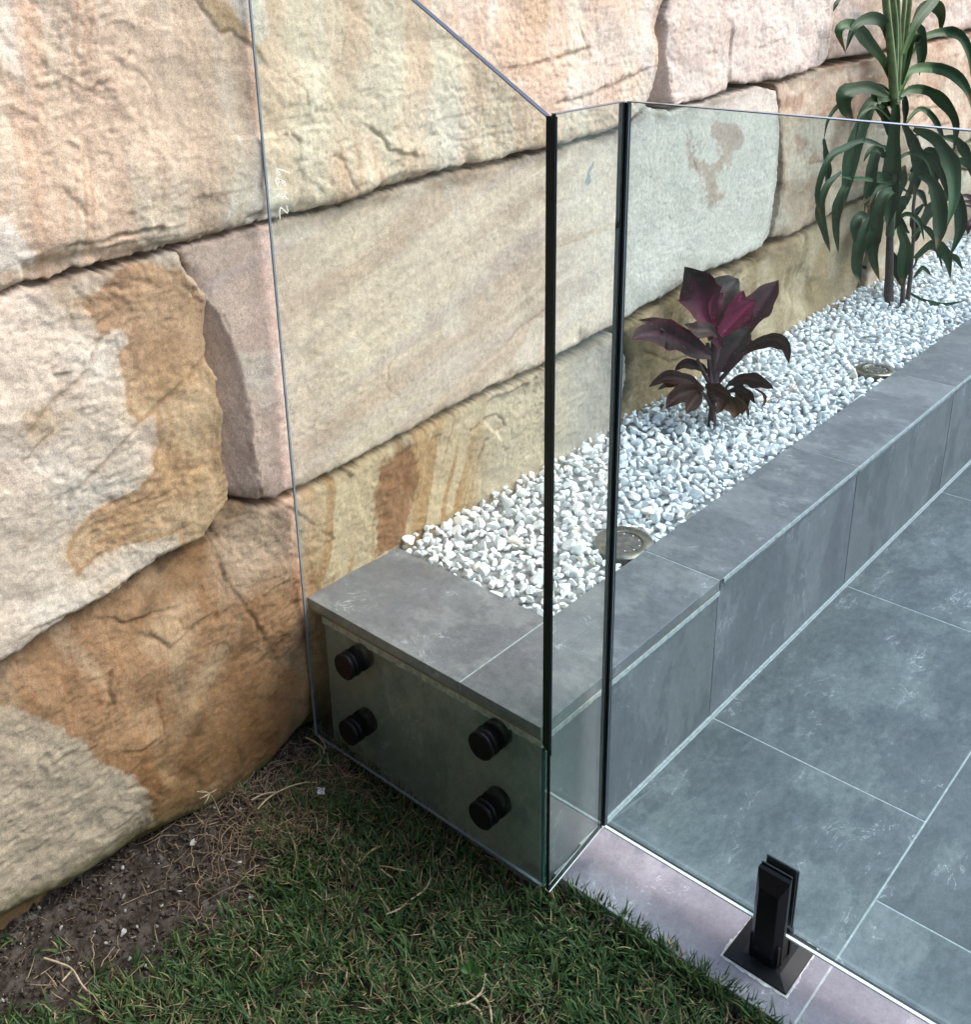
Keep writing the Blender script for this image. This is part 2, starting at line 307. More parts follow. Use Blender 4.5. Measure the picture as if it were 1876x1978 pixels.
# ------------------------------------------------------------------ sandstone wall
wall=empty('sandstone_wall',(0,.6,0)); meta(wall,'retaining wall of huge rough sandstone blocks behind the planter','wall')
IRON=C_(.40,.215,.095); CREAM=C_(.67,.585,.465); PEACH=C_(.65,.49,.37); PINK=C_(.58,.45,.37); TAN=C_(.44,.315,.19); BROWN=C_(.27,.155,.08); GREY=C_(.42,.375,.30); WHITE=C_(.67,.60,.52); RUST=C_(.30,.125,.05)
def build_block(name,outline,y0,r,colf,seed,cell=.003,amp=1.,tilt=(0,0),terr=.004,cracks=(),scars=(),side=None,post=None,far=None):
    pl=WX(outline)
    x0,z0=pl.min(0)-.012; x1,z1=pl.max(0)+.012
    xs=[x0]
    while xs[-1]<x1: xs.append(xs[-1]+cell*(1 if xs[-1]<1 else 1.6 if xs[-1]<2 else 2.4))
    xs=np.array(xs); zs=np.arange(z0,z1+cell,cell*(1 if x0<1.2 else 1.5))
    X,Z=np.meshgrid(xs,zs); nx,nz=len(xs),len(zs); x=X.ravel();z=Z.ravel()
    # ragged edges
    wx=x+.0062*fbm(x*22,z*22,3,seed+5)+.0022*fbm(x*90,z*90,2,seed+6); wz=z+.005*fbm(x*22,z*22,3,seed+7)+.0022*fbm(x*90,z*90,2,seed+8)
    d=sdf(wx,wz,pl)
    rel=amp*(.011*fbm(x*2.6,z*3.4,3,seed)+.0032*fbm(x*11,z*13,4,seed+1,.55)+.0008*fbm(x*55,z*60,3,seed+2,.6)+.0005*fbm(x*150,z*170,2,seed+9))
    fw=x+.02*fbm(x*12,z*12,3,seed+61);fz=z+.02*fbm(x*12,z*12,3,seed+62)
    rel=rel+amp*(.009*facet(fw*7,fz*8.5,seed+63)+sm(-.3,.3,fbm(x*4,z*4,2,seed+66))*(.0042*facet(fw*21+3,fz*27,seed+64)+.0019*facet(fw*60,fz*75,seed+65)))
    # conchoidal flake steps
    t=fbm(x*4.2+.4*fbm(x*9,z*9,2,seed+3),z*5.2,4,seed+4,.5)*4.5
    st=np.floor(t)+sm(0,.10,t-np.floor(t))-(t-np.floor(t))*.55
    rel=rel+.22*terr*st*sm(.15,.5,fbm(x*3.1,z*3.1,2,seed+11)+.12)
    t2=fbm(x*15,z*19,3,seed+12,.5)*3.2; s2=np.floor(t2)+sm(0,.12,t2-np.floor(t2))-(t2-np.floor(t2))*.8
    rel=rel+.0004*amp*s2*sm(.05,.4,fbm(x*5,z*5,2,seed+13))
    rg_=.25+.95*sm(-.25,.4,fbm(x*3.3,z*3.3,3,seed+42)); rel=rel-rg_*(.0018*amp*sm(.12,.5,fbm(x*34,z*52,4,seed+18,.6))+.0008*amp*sm(.1,.4,fbm(x*95,z*120,3,seed+19,.6))-.0007*amp*fbm(x*75+z*20,z*90,3,seed+20,.65))
    crk=np.zeros(len(x))
    for pts,wd,dp,stp in cracks:
        cp=WX(pts); dd=dpoly(x+.004*fbm(x*40,z*40,2,seed+14),z+.004*fbm(x*40,z*40,2,seed+15),cp)
        g=np.exp(-(dd/wd)**2); g=g*sm(-.45,.15,fbm(x*13,z*13,3,seed+41)); rel=rel-.55*dp*g; crk=np.maximum(crk,g*.55)
        if stp: 
            # lower the stone on the side below / right of the crack line
            nseg=len(cp); sd=np.zeros(len(x)); best=np.full(len(x),1e9)
            for i in range(nseg-1):
                a,b=cp[i],cp[i+1]; e=b-a; tt=np.clip(((x-a[0])*e[0]+(z-a[1])*e[1])/(e@e),0,1)
                q=np.hypot(x-a[0]-tt*e[0],z-a[1]-tt*e[1]); cr=e[0]*(z-a[1])-e[1]*(x-a[0])
                sd=np.where(q<best,np.sign(cr),sd); best=np.minimum(best,q)
            rel=rel+.6*stp*np.where(sd>0,1,0)*np.exp(-dd/.035)*sm(.0,.004,dd)
    for pts,dp,soft in scars:                      # shallow hollows with a crisp rim
        sp=WX(pts); rel=rel-dp*sm(0,soft,sdf(x+.006*fbm(x*25,z*25,3,seed+16),z+.006*fbm(x*25,z*25,3,seed+17),sp))
    chip=sm(.055,.0,d)*np.clip(-facet(fw*11+5,fz*14,seed+67)-.12,0,1)*.030*sm(-.25,.3,fbm(x*4,z*4,2,seed+68)); rel=rel-chip
    r=r*.62
    k=np.clip(d/r,0,1); rnd=r*(1-np.sqrt(np.clip(1-(1-k)**2,0,1)))
    y=y0-rel+tilt[0]*(x-x.mean())+tilt[1]*(z-z.mean())+rnd
    sidem=np.zeros(len(x))
    if side:
        poly,curve,slope=side; pp=WX(poly); cc=WX(curve); ins=sm(-.0015,.0015,sdf(wx,wz,pp)); dc=dpoly(x,z,cc)
        y=y*(1-ins)+ins*(y0+.25*(-rel)+slope*dc+.0011*np.sin((x*.9+z*.35)*900)*0); sidem=ins
        y=y+ins*.0009*fbm(x*260+z*60,z*14,2,seed+21)
    if post is not None: y=post(x,z,y,d)
    y=np.where(d<0,y+.10,y)
    cols=colf(x,z,seed); g0=fbm(x*7,z*9,4,seed+30)
    cols=cols*(1+.10*g0+.07*fbm(x*45,z*52,3,seed+33,.7)+.06*fbm(x*140,z*150,2,seed+34))[:,None]
    if side: cols=mixc(cols,C_(.66,.52,.44)[None]*(1+.2*fbm(x*150+z*40,z*8,3,seed+22))[:,None],sidem*.9)
    cols=mixc(cols,cols*C_(.45,.38,.32),crk)
    # grime along the joints, with occlusion shade painted in
    gr=sm(.035,-.004,d+.02*fbm(x*16,z*16,3,seed+31))*(.55+.7*fbm(x*6,z*6,3,seed+32))
    cols=mixc(cols,cols*C_(.30,.27,.24),np.clip(gr,0,1)*.9)
    cols=np.clip(cols,.01,.85)
    keep=d>-.010
    idx=np.arange(nx*nz).reshape(nz,nx); q=np.stack([idx[:-1,:-1],idx[:-1,1:],idx[1:,1:],idx[1:,:-1]],-1).reshape(-1,4)
    q=q[keep[q].all(1)]; used=np.unique(q); rm=np.full(nx*nz,-1); rm[used]=np.arange(len(used))
    v=np.stack([x,y,z],1)[used]
    me=mesh_np(name,v-np.array([0,.6,0]),rm[q],True,cols[used])
    return link('block',me,M_STONE,wall)
def streak(x,z,s,fx=13,fz=1.1): return fbm(x*fx+.35*fbm(x*4,z*5,2,s),z*fz,4,s+50,.6)
def stain(c,x,z,pts,col,seed,soft=.002,rag=.010,band=None,inner=None):
    d=sdf(x+rag*fbm(x*14,z*14,4,seed)+.3*rag*fbm(x*70,z*70,2,seed+3),z+rag*fbm(x*14,z*14,4,seed+1)+.3*rag*fbm(x*70,z*70,2,seed+4),WX(pts))
    cc=np.tile(col,(len(x),1))
    if band:  # bands following the outline
        b=.5+.5*np.sin(d*band+2*fbm(x*8,z*8,2,seed+2)); cc=mixc(cc,np.tile(col*C_(.72,.62,.5),(len(x),1)),b*.7*np.exp(-d/.06))
    if inner is not None: cc=mixc(np.tile(inner,(len(x),1)),cc,sm(.018,.008,d))
    return mixc(c,cc,sm(-soft,soft,d+.004*fbm(x*30,z*30,3,seed+9))*(.8+.2*sm(0,.02,d)))

def colA(x,z,s):
    n=len(x); c=np.tile(CREAM,(n,1)); c=mixc(c,np.tile(PEACH,(n,1)),sm(-.25,.35,streak(x,z,s)+.15))
    c=mixc(c,np.tile(WHITE,(n,1)),sm(.1,.55,streak(x,z,s+9,8,1.6)))
    # iron lines dropping down the left side
    for px,wd,st in ((85,.030,.45),(140,.004,.7),(158,.0025,.75),(172,.003,.65),(120,.010,.35),(680,.012,.55),(655,.03,.3),(40,.02,.2),(265,.04,.25),(1010,.03,.25)):
        a,b=WX([(px,60),(px+2,500)]); xl=a[0]+(z-a[1])*(b[0]-a[0])/(b[1]-a[1])+.0015*fbm(z*9+px,z*0+px,3,s)
        c=mixc(c,np.tile(C_(.47,.26,.15),(n,1)),np.exp(-((x-xl)/wd)**2)*st*(.7+.5*fbm(x*60,z*4,2,s+int(px))))
    c=stain(c,x,z,[(365,-60),(378,0),(402,38),(424,66),(446,58),(470,80),(500,110),(480,40),(420,0),(400,-60)],TAN*1.12,s+60,inner=TAN*1.1)
    c=stain(c,x,z,[(430,-60),(440,20),(470,55),(500,95),(520,60),(500,-60)],WHITE,s+61)
    c=stain(c,x,z,[(-20,410),(25,425),(55,470),(70,500),(-20,540)],WHITE*1.03,s+62)
    for k,(u,v,rd,cl) in enumerate([(900,60,.10,PEACH),(1000,100,.12,PEACH*C_(.92,.86,.78)),(1180,90,.13,WHITE),(1120,190,.09,WHITE),(720,200,.10,CREAM*.95),(850,230,.12,WHITE*.97),(1040,30,.05,TAN*1.15),(300,150,.16,PEACH),(180,240,.12,PEACH*.9),(600,260,.1,CREAM),(380,250,.14,PEACH),(1240,100,.05,WHITE)]):
        p=WX([(u,v)])[0]; dd=np.hypot(x-p[0],(z-p[1])*1.3)+.05*fbm(x*7,z*7,4,s+70+k); c=mixc(c,np.tile(cl,(n,1)),sm(rd,rd*.35,dd)*.6)
    return c
def colB(x,z,s):
    n=len(x); c=np.tile(C_(.67,.56,.48),(n,1)); c=mixc(c,np.tile(WHITE,(n,1)),sm(-.1,.4,fbm(x*5,z*6,4,s))); c=mixc(c,np.tile(PEACH,(n,1)),sm(.1,.4,fbm(x*6,z*3,4,s+3))*.7); return c
def colD(x,z,s):
    n=len(x); c=np.tile(PINK*1.02,(n,1)); c=mixc(c,np.tile(WHITE,(n,1)),sm(0,.5,fbm(x*4,z*6,4,s))); c=mixc(c,np.tile(TAN,(n,1)),sm(.15,.5,fbm(x*8,z*9,3,s+3))*.5); return c
def colE(x,z,s):
    n=len(x); c=np.tile(C_(.62,.515,.415),(n,1))
    t=(z*1.0+x*-.30)*1.0; ba=fbm(t*9+.15*fbm(x*6,z*6,2,s),x*.9+z*.4,5,s+2,.6)     # bedding, rising to the right
    c=mixc(c,np.tile(C_(.48,.36,.285),(n,1)),sm(-.10,.26,ba)*.62*sm(1.35,.5,x)); fb=fbm(t*55+.3*fbm(x*6,z*6,2,s+1),x*1.8+z*.6,3,s+6,.6); c=c*(1+.15*fb)[:,None]
    lf=sm(.02,-.22,x); c=mixc(c,np.tile(C_(.60,.44,.38),(n,1)),lf*.7)
    c=mixc(c,np.tile(C_(.50,.42,.40),(n,1)),sm(.1,.4,fbm(t*16,x*1.5,3,s+9))*.45)
    c=mixc(c,np.tile(C_(.65,.605,.525),(n,1)),sm(.5,1.1,x+.2*fbm(x*4,z*4,3,s+4))*.75)
    c=mixc(c,np.tile(WHITE,(n,1)),sm(.2,.5,fbm(x*5,z*7,4,s+5))*.55)
    c=stain(c,x,z,[(1335,255),(1352,290),(1372,330),(1395,300),(1380,270),(1400,262),(1425,290),(1422,318),(1400,330),(1385,345),(1402,380),(1388,410),(1365,375),(1345,330),(1328,290)],C_(.47,.34,.27),s+60,rag=.045,soft=.010,inner=C_(.50,.39,.31))
    c=stain(c,x,z,[(1375,240),(1420,236),(1440,262),(1430,285),(1400,292),(1380,265)],C_(.50,.38,.31),s+64,rag=.02)
    c=stain(c,x,z,[(1152,311),(1149,325),(1144,335),(1146,352),(1140,361),(1135,352),(1138,333),(1146,318)],C_(.22,.28,.31),s+61,rag=.001,soft=.001)
    c=stain(c,x,z,[(1240,560),(1205,520),(1290,420),(1330,470),(1300,540)],WHITE*1.05,s+62,rag=.03,soft=.02)
    return c
def colF(x,z,s):
    n=len(x); c=np.tile(C_(.65,.545,.445),(n,1)); c=mixc(c,np.tile(C_(.63,.50,.41),(n,1)),sm(-.1,.4,fbm(x*4,z*4,4,s)))
    c=mixc(c,np.tile(WHITE,(n,1)),sm(.05,.45,fbm(x*5+z*3,z*6,4,s+8))*.7); c=mixc(c,np.tile(TAN*1.2,(n,1)),sm(.25,.5,fbm(x*7,z*9,3,s+5))*.5)
    z2=lambda u,v:(.2604*u,449.5+.2604*v)
    pts=[z2(*p) for p in [(560,540),(620,500),(700,440),(800,340),(930,260),(1100,225),(1290,270),(1400,330),(1480,400),(1600,600),(1640,1000),(1700,1300),(1720,1700),(1800,1977)]]+[(430,1000),(392,1040),(345,1064),(338,1030),(280,1040),(225,1060),(180,1084),(150,1116),(122,1076),(135,1040),(165,1000),(208,964)]+[z2(*p) for p in [(800,1977),(900,1930),(1000,1900),(1010,1850),(1110,1760),(1110,1640),(1160,1540),(1140,1450),(1110,1340),(1010,1410),(910,1320),(900,1120),(865,1000),(870,900),(930,800),(890,680),(800,710),(740,770),(690,700),(640,600)]]
    sp=WX(pts); rag=.008
    d=sdf(x+rag*fbm(x*16,z*16,4,s+1)+.002*fbm(x*90,z*90,2,s+3),z+rag*fbm(x*16,z*16,4,s+2)+.002*fbm(x*90,z*90,2,s+4),sp)
    core=mixc(np.tile(C_(.60,.43,.275),(n,1)),np.tile(C_(.50,.325,.185),(n,1)),sm(-.2,.4,fbm(x*6,z*5,4,s+6)))
    bd=.5+.5*np.sin(d*330+1.5*fbm(x*7,z*7,2,s+7)); core=mixc(core,np.tile(IRON*1.0,(n,1)),bd*np.exp(-np.maximum(d,0)/.035)*.75)
    up=sm(.80,.88,z); core=mixc(core,np.tile(C_(.40,.25,.16),(n,1)),up*.55)
    core=core*(1+.16*fbm(x*11,z*14,4,s+12))[:,None]; halo=np.exp(-(np.minimum(d,0)/.012)**2)*.35; c=mixc(c,c*C_(.92,.78,.6),halo); return mixc(c,core,sm(-.0030,.0040,d+.004*fbm(x*55,z*55,3,s+17))*(.90+.10*sm(.0,.03,d)))
def colG(x,z,s):
    n=len(x); c=mixc(np.tile(C_(.36,.21,.115),(n,1)),np.tile(C_(.47,.32,.20),(n,1)),sm(-.25,.35,fbm(x*9+.6*fbm(x*5,z*5,2,s),z*2.2,4,s+1)))
    c=mixc(c,np.tile(C_(.27,.145,.07),(n,1)),sm(.05,.4,fbm(x*5,z*4,4,s+2))*.7); c=mixc(c,c*C_(.72,.66,.52),sm(.30,.10,z+.05*fbm(x*5,z*5,3,s+15))*.8*sm(-.75,-.45,x))
    ln=np.abs(fbm(x*17+.5*fbm(x*4,z*6,2,s+8),z*2.5,3,s+3)); c=mixc(c,np.tile(RUST,(n,1)),sm(.05,.0,ln)*.45); wv=fbm(x*11+1.2*fbm(x*5,z*5,2,s+21),z*4+1.0*fbm(x*6,z*6,2,s+22),4,s+23); c=c*(1-.38*sm(.05,.45,wv)+.14*sm(.1,.5,-wv))[:,None]
    # pinkish shoulder under the middle course
    p=WX([(520,1040)])[0]; dd=np.hypot(x-p[0],(z-p[1])*1.2)+.05*fbm(x*9,z*9,4,s+4); c=mixc(c,np.tile(C_(.56,.42,.31),(n,1)),sm(.16,.03,dd)*.8)
    # striped beige stone behind the glass
    rt=sm(-.13,-.05,x+.03*fbm(x*6,z*6,3,s+6)); st=fbm((x-.25*z)*26+.8*fbm(x*5,z*4,2,s+7),z*1.2,4,s+9,.6)
    c2=mixc(np.tile(C_(.50,.40,.27),(n,1)),np.tile(C_(.38,.245,.13),(n,1)),sm(-.05,.3,st)); c2=mixc(c2,np.tile(C_(.45,.385,.29),(n,1)),sm(.28,.42,x))
    c2=mixc(c2,np.tile(C_(.40,.36,.31),(n,1)),sm(.6,.72,x)); c=mixc(c,c2,rt)
    c=stain(c,x,z,[(732,900),(791,846),(803,941),(776,1062),(724,1070),(717,975)],C_(.27,.14,.08),s+60,rag=.02,soft=.006,band=260)
    c=stain(c,x,z,[(-250,1290),(0,1364),(85,1389),(165,1429),(185,1459),(250,1494),(275,1524),(287,1564),(302,1586),(245,1628),(150,1690),(0,1768),(-250,1880)],C_(.45,.365,.27),s+61,rag=.010)
    # lichen-dark foot
    fl=WX([(-250,1850),(0,1762),(150,1688),(260,1620),(400,1560),(520,1480),(600,1380)])
    zl=np.interp(x,fl[:,0],fl[:,1]); h=z-zl+.02*fbm(x*14,z*14,3,s+12)
    c=mixc(c,np.tile(C_(.10,.092,.045),(n,1)),np.exp(-(h/.030)**2)*.85); c=mixc(c,np.tile(C_(.17,.11,.048),(n,1)),sm(-.005,-.025,h)*.85)
    moss=sm(.09,.0,h)*sm(.0,.35,fbm(x*12,z*12,4,s+14)+.1)*sm(-.8,-.2,x); c=mixc(c,np.tile(C_(.13,.11,.04),(n,1)),moss*.75)
    return c
def colI(x,z,s):
    n=len(x); c=mixc(np.tile(C_(.38,.27,.16),(n,1)),np.tile(C_(.48,.37,.24),(n,1)),sm(-.2,.3,fbm(x*5,z*4,4,s))); c=mixc(c,np.tile(C_(.24,.17,.09),(n,1)),sm(.1,.4,fbm(x*6,z*3,4,s+3))*.7); return c
def colK(x,z,s):
    n=len(x); c=mixc(np.tile(C_(.53,.39,.28),(n,1)),np.tile(C_(.60,.49,.37),(n,1)),sm(-.2,.3,fbm(x*4,z*7,4,s))); c=mixc(c,np.tile(C_(.44,.29,.20),(n,1)),sm(.1,.4,fbm(x*7,z*12,4,s+3))*.8); return c
J1=[(-260,640),(-60,578),(0,565),(50,552),(100,542),(150,524),(200,517),(280,494),(350,473),(420,454),(525,427),(595,410),(700,380),(800,352),(870,330),(938,318),(1003,298),(1068,285),(1138,268),(1198,249),(1225,228),(1244,212)]
def J(o): return [(u,v+o) for u,v in J1]
blkA=J(-3)+[(1253,190),(1270,125),(1268,50),(1283,0),(1290,-150),(-260,-150)]
build_block('block_a',blkA,.558,.020,colA,11,terr=.0055,
  cracks=[([(130,152),(145,160),(160,174),(178,177),(186,165),(200,158),(215,150),(230,140),(242,120),(248,100)],.0026,.003,.004),
          ([(250,128),(275,142),(292,165),(298,185)],.002,.002,.002),([(378,5),(402,38),(424,66),(446,60),(470,80),(500,110)],.0024,.003,.004),
          ([(128,480),(150,470),(195,468),(230,455),(260,450),(310,440)],.0032,.005,.006),([(205,478),(250,468),(300,462),(340,455)],.0022,.003,.002),
          ([(115,365),(135,385),(155,405)],.003,.003,.002),([(365,410),(372,385),(400,378),(430,372)],.003,.003,.004),([(463,440),(470,420),(500,412)],.0028,.003,.003),
          ([(560,260),(575,275),(572,300),(568,320),(590,350),(610,365)],.0028,.004,.004),([(635,300),(655,310),(665,345),(680,365)],.002,.003,.002),
          ([(715,250),(735,265),(745,288),(770,298),(800,300)],.004,.006,.006),([(520,235),(530,255),(550,262)],.002,.002,.002),
          ([(978,130),(1010,128),(1080,110),(1140,92)],.005,.005,.004),([(1068,200),(1120,190),(1180,165),(1230,140),(1268,125)],.006,.007,.004),
          ([(1120,45),(1128,75),(1140,110)],.004,.005,.0),([(1220,150),(1228,165)],.002,.003,0),([(870,150),(890,190),(905,230)],.0015,.002,0),([(560,150),(580,170),(590,200)],.002,.002,.002),
          ([(850,60),(860,80)],.002,.003,0),([(660,60),(668,80),(662,110)],.002,.002,0)],
  scars=[([(20,500),(120,480),(200,470),(300,462),(340,458),(420,440),(360,480),(200,520),(40,560)],.012,.02),([(560,430),(700,372),(760,330),(900,322),(1040,290),(1200,245),(1040,310),(800,365),(640,410)],.008,.015)])
blkB=[(1276,-150),(1285,0),(1270,60),(1272,125),(1256,200),(1300,209),(1323,201),(1353,193),(1405,177),(1411,160),(1440,165),(1483,158),(1538,145),(1593,128),(1604,108),(1608,60),(1613,0),(1620,-150)]
build_block('block_b',blkB,.562,.016,colB,23,terr=.006,cell=.003,cracks=[([(1411,60),(1412,120),(1409,176)],.005,.008,.006),([(1300,200),(1330,190),(1345,193)],.003,.004,.002)],
  side=([(1279,40),(1268,60),(1250,200),(1303,210),(1304,196),(1292,110)],[(1279,30),(1290,110),(1302,200)],1.6))
blkD=[(1618,-150),(1617,0),(1612,60),(1606,118),(1690,104),(1780,82),(1876,58),(2050,18),(2050,-150)]
build_block('block_d',blkD,.570,.016,colD,31,terr=.006,cell=.0034)
blkE=[(342,484),(352,480),(420,460),(525,433),(700,386),(870,336),(938,324),(1068,291),(1198,255),(1244,218),(1256,208),(1300,216),(1353,199),(1405,184),(1470,167),(1500,174),(1507,210),(1510,285),(1503,375),(1493,450),(1476,480),(1428,503),(1363,528),(1308,561),(1262,586),(1198,625),(1138,656),(1063,700),(1035,714),(946,752),(860,797),(774,845),(732,869),(677,897),(602,935),(581,942),(533,967),(510,965),(451,971),(430,930),(425,800),(398,650),(380,560)]
fr=[(340,481),(378,548),(427,606),(452,660),(466,697),(478,760),(487,827),(494,880),(500,925),(503,968)]
build_block('block_e',blkE,.566,.017,colE,41,amp=.42,terr=.0016,
  cracks=[([(770,690),(756,702),(752,715),(756,730),(748,745),(760,757),(775,770)],.0018,.0025,0),([(1060,205+391),(1000,640),(985,660)],.003,.002,.001),([(683,440),(687,450),(682,458)],.0016,.003,0),
          ([(590,900),(600,918),(606,925)],.002,.003,0),([(1335,255),(1342,290),(1348,330)],.003,.003,.001)],
  side=([(335,484)]+fr[1:]+[(502,975),(430,975),(415,930),(415,800),(385,650),(360,560)],fr,.95))
z2=lambda u,v:(.2604*u,449.5+.2604*v)
blkF=J(8)[:8]+[(338,485),(344,492),(364,525),(386,554),(400,574),(401,611),(398,697),(416,728),(414,757),(428,788),(427,827),(432,892),(442,939),(438,964),(420,992),(390,1036),(345,1061),(300,1081),(272,1111),(225,1136),(200,1151),(130,1191),(100,1211),(50,1250),(0,1280),(-60,1310),(-260,1420)]
build_block('block_f',blkF,.556,.024,colF,57,terr=.005,
  cracks=[([z2(350,1030),z2(450,1000),z2(540,1020)],.003,.005,0),([z2(370,1030),z2(385,1140),z2(460,1140),z2(500,1090)],.0025,.003,0),([z2(730,790),z2(670,880),z2(650,960)],.003,.003,.002),
          ([z2(1540,880),z2(1400,1030),z2(1200,1220),z2(1010,1420),z2(870,1560),z2(700,1750),z2(500,1970)],.004,.004,.003),([z2(200,1430),z2(330,1260),z2(480,1160),z2(600,1030)],.010,.004,.003),
          ([z2(180,1660),z2(280,1530),z2(360,1450)],.0022,.003,.001),([z2(520,620),z2(560,740),z2(700,790)],.0025,.002,.001),([z2(1420,440),z2(1420,490),z2(1480,515),z2(1530,505)],.002,.003,.001),([z2(1430,430),z2(1480,420)],.002,.002,0),
          ([(150,1190),(200,1150),(240,1120),(300,1085)],.004,.006,.004),([(60,1215),(110,1190),(140,1182)],.003,.004,.003),([(345,1010),(352,1050),(345,1064)],.004,.004,0),([z2(1550,1090),z2(1590,1100),z2(1600,1180)],.003,.003,.002)],
  scars=[([z2(355,1025),z2(540,1020),z2(480,1130),z2(380,1145)],.006,.006)])
blkK=[(1506,166),(1540,152),(1603,131),(1690,112),(1780,90),(1876,66),(2060,24),(2060,200),(1900,262),(1857,283),(1800,318),(1740,348),(1680,378),(1640,396),(1579,433),(1528,458),(1492,462),(1499,440),(1510,375),(1516,285),(1513,205)]
build_block('block_k',blkK,.572,.014,colK,63,terr=.007,cell=.0034,
  cracks=[([(1570,318),(1600,312),(1625,310)],.003,.005,.003),([(1740,180),(1780,188),(1810,176)],.006,.008,.004),([(1730,215),(1790,212),(1830,205)],.006,.008,.004),([(1700,245),(1760,255),(1840,240)],.005,.007,.003),([(1745,110),(1750,140)],.006,.009,0),([(1640,100),(1650,180),(1645,280)],.006,.006,.005)])
blkM=[(1862,287),(1905,268),(2060,206),(2060,330),(1950,330),(1870,330),(1842,322)]
G_TOP=[(-260,1440),(-60,1322),(0,1291),(50,1259),(100,1222),(130,1202),(200,1162),(272,1122),(300,1092),(345,1070),(392,1046),(424,1000),(445,980),(505,978),(536,978),(584,952),(606,944),(680,906),(776,853),(862,806),(948,762),(1037,723),(1065,710),(1140,667),(1186,643)]
blkG=G_TOP+[(1204,660),(1212,690),(1212,730),(1204,770),(1190,830),(1000,1150),(700,1500),(610,1560),(400,1720),(0,1960),(-260,2080)]
def postG(x,z,y,d):
    fl=WX([(-250,1850),(0,1762),(150,1688),(260,1620),(400,1560),(520,1480),(600,1380)]); zl=np.interp(x,fl[:,0],fl[:,1])
    rec=sm(.012,-.05,z-zl+.012*fbm(x*10,z*10,3,5))*sm(.0,-.15,x)*.045
    # the base course leans back under the one above it
    top=sm(.30,.52,z)*.028*sm(-.1,-.3,x)
    return y+rec+top
build_block('block_g',blkG,.558,.028,colG,71,terr=.006,post=postG,
  cracks=[([(420,1010),(428,1060),(440,1120),(490,1200),(540,1280),(560,1310)],.004,.004,.002),([(212,1300),(206,1330),(215,1355)],.004,.006,.002),([(210,1200),(250,1205),(300,1190),(330,1180)],.003,.004,.004),([(290,1230),(330,1250),(370,1215)],.004,.004,.003),
          ([(230,1450),(275,1445),(300,1425)],.003,.004,.002),([(300,1340),(312,1400),(320,1440)],.003,.003,0),([(905,830),(960,800),(975,820),(930,850),(920,880)],.003,.004,.003),([(820,870),(830,850),(850,840)],.003,.003,.002),([(560,980),(600,1010),(640,1040)],.003,.003,.002)],
  scars=[([(660,905),(680,895),(690,910),(675,922)],-.012,.008),([(900,850),(930,820),(960,850),(1030,760),(1050,720),(940,770)],.012,.012)])
blkI=[(1196,640),(1262,600),(1308,575),(1363,541),(1430,515),(1476,492),(1498,470),(1528,466),(1579,441),(1640,404),(1682,386),(1682,430),(1672,520),(1640,640),(1500,760),(1240,900),(1196,830),(1215,760),(1222,700),(1214,660)]
build_block('block_i',blkI,.568,.03,colI,83,terr=.008,cell=.0034,cracks=[([(1380,600),(1400,560),(1420,530)],.004,.006,.004),([(1250,680),(1300,700),(1330,690)],.004,.005,.002)],
  scars=[([(1500,560),(1520,510),(1560,500),(1590,540),(1560,620),(1530,600)],.010,.05)])
blkN=[(1690,384),(1740,356),(1800,326),(1838,308),(1860,328),(2060,330),(2060,560),(1700,700),(1650,640),(1680,520),(1692,430)]
build_block('block_n',blkN,.566,.03,colK,91,terr=.008,cell=.0042)
build_block('block_m',blkM,.562,.014,colI,97,terr=.006,cell=.005)
# packed earth behind the blocks and the far run of the wall
box('backfill',-1.3,4.3,.655,.95,-.25,1.5,M_CORE,wall)

# ------------------------------------------------------------------ unseen wall and overhang added behind the camera to shade the lawn side
hs=empty('added_shade_wall',(-2.6,-2,0)); meta(hs,'added dark brick wall, unseen behind the viewer, shading the lawn side','added_shade_wall')
M_SHADE_BRICK=simple('added_shade_brick',(.13,.11,.095),.9,noise=.4,scale=9)
box('wall',-3.6,-2.10,-7,1.2,-.05,2.9,M_SHADE_BRICK,hs); box('added_shade_overhang',-3.7,-1.70,-7.2,1.3,2.92,3.1,M_CORE,hs)  # both added out of view to cut light reaching the lawn side
# ------------------------------------------------------------------ planter
S,X0,HP,WC,WCE=.6346,.4145,.3206,.1714,.1041
pl=empty('raised_planter',(0,0,0)); meta(pl,'long raised planter box clad in grey slate tiles along the stone wall','planter')
XE=4.4; bx=[-.132,X0]+[X0+S*i for i in range(1,7)]
bm=bmesh.new()
box_bm(bm,-.107,XE,.012,.155,-.10,.298); box_bm(bm,-.107,.09,.156,.505,-.10,.298)
link('planter_core',me_bm('core',bm),M_CORE,pl)
g=.0028
for i in range(len(bx)-1):      # cap tiles along the front
    a,b=bx[i]+(g/2 if i else 0),bx[i+1]-g/2
    box('cap_tile',a,b,0 if i else .0,WC-g/2 if i==0 else WC,.3006,HP,M_CAP,pl,.0012)
box('cap_tile',-.132,WCE,WC+g/2,.562,.3006,HP,M_CAP,pl,.0012)
# front face tiles
fx=[-.115,X0]+[X0+S*i for i in range(1,7)]
for i in range(len(fx)-1):
    a,b=fx[i]+g/2,fx[i+1]-g/2
    box('face_tile',a,b,.003,.012,.0035 if i else -.06,.2965,M_FACE,pl,.0008)
box('end_tile',-.118,-.107,.012,.530,-.06,.2785,M_ENDT,pl,.0008)
for x in fx[1:-1]: box('grout_joint',x-g/2,x+g/2,.0042,.011,.0,.297,M_GROUT,pl)
for x in bx[1:-1]: box('grout_joint',x-g/2,x+g/2,.002,WC-.002,.302,HP-.0008,M_GROUT,pl)
box('grout_joint',-.130,WCE,WC-g/2,WC+g/2,.302,HP-.0008,M_GROUT,pl)
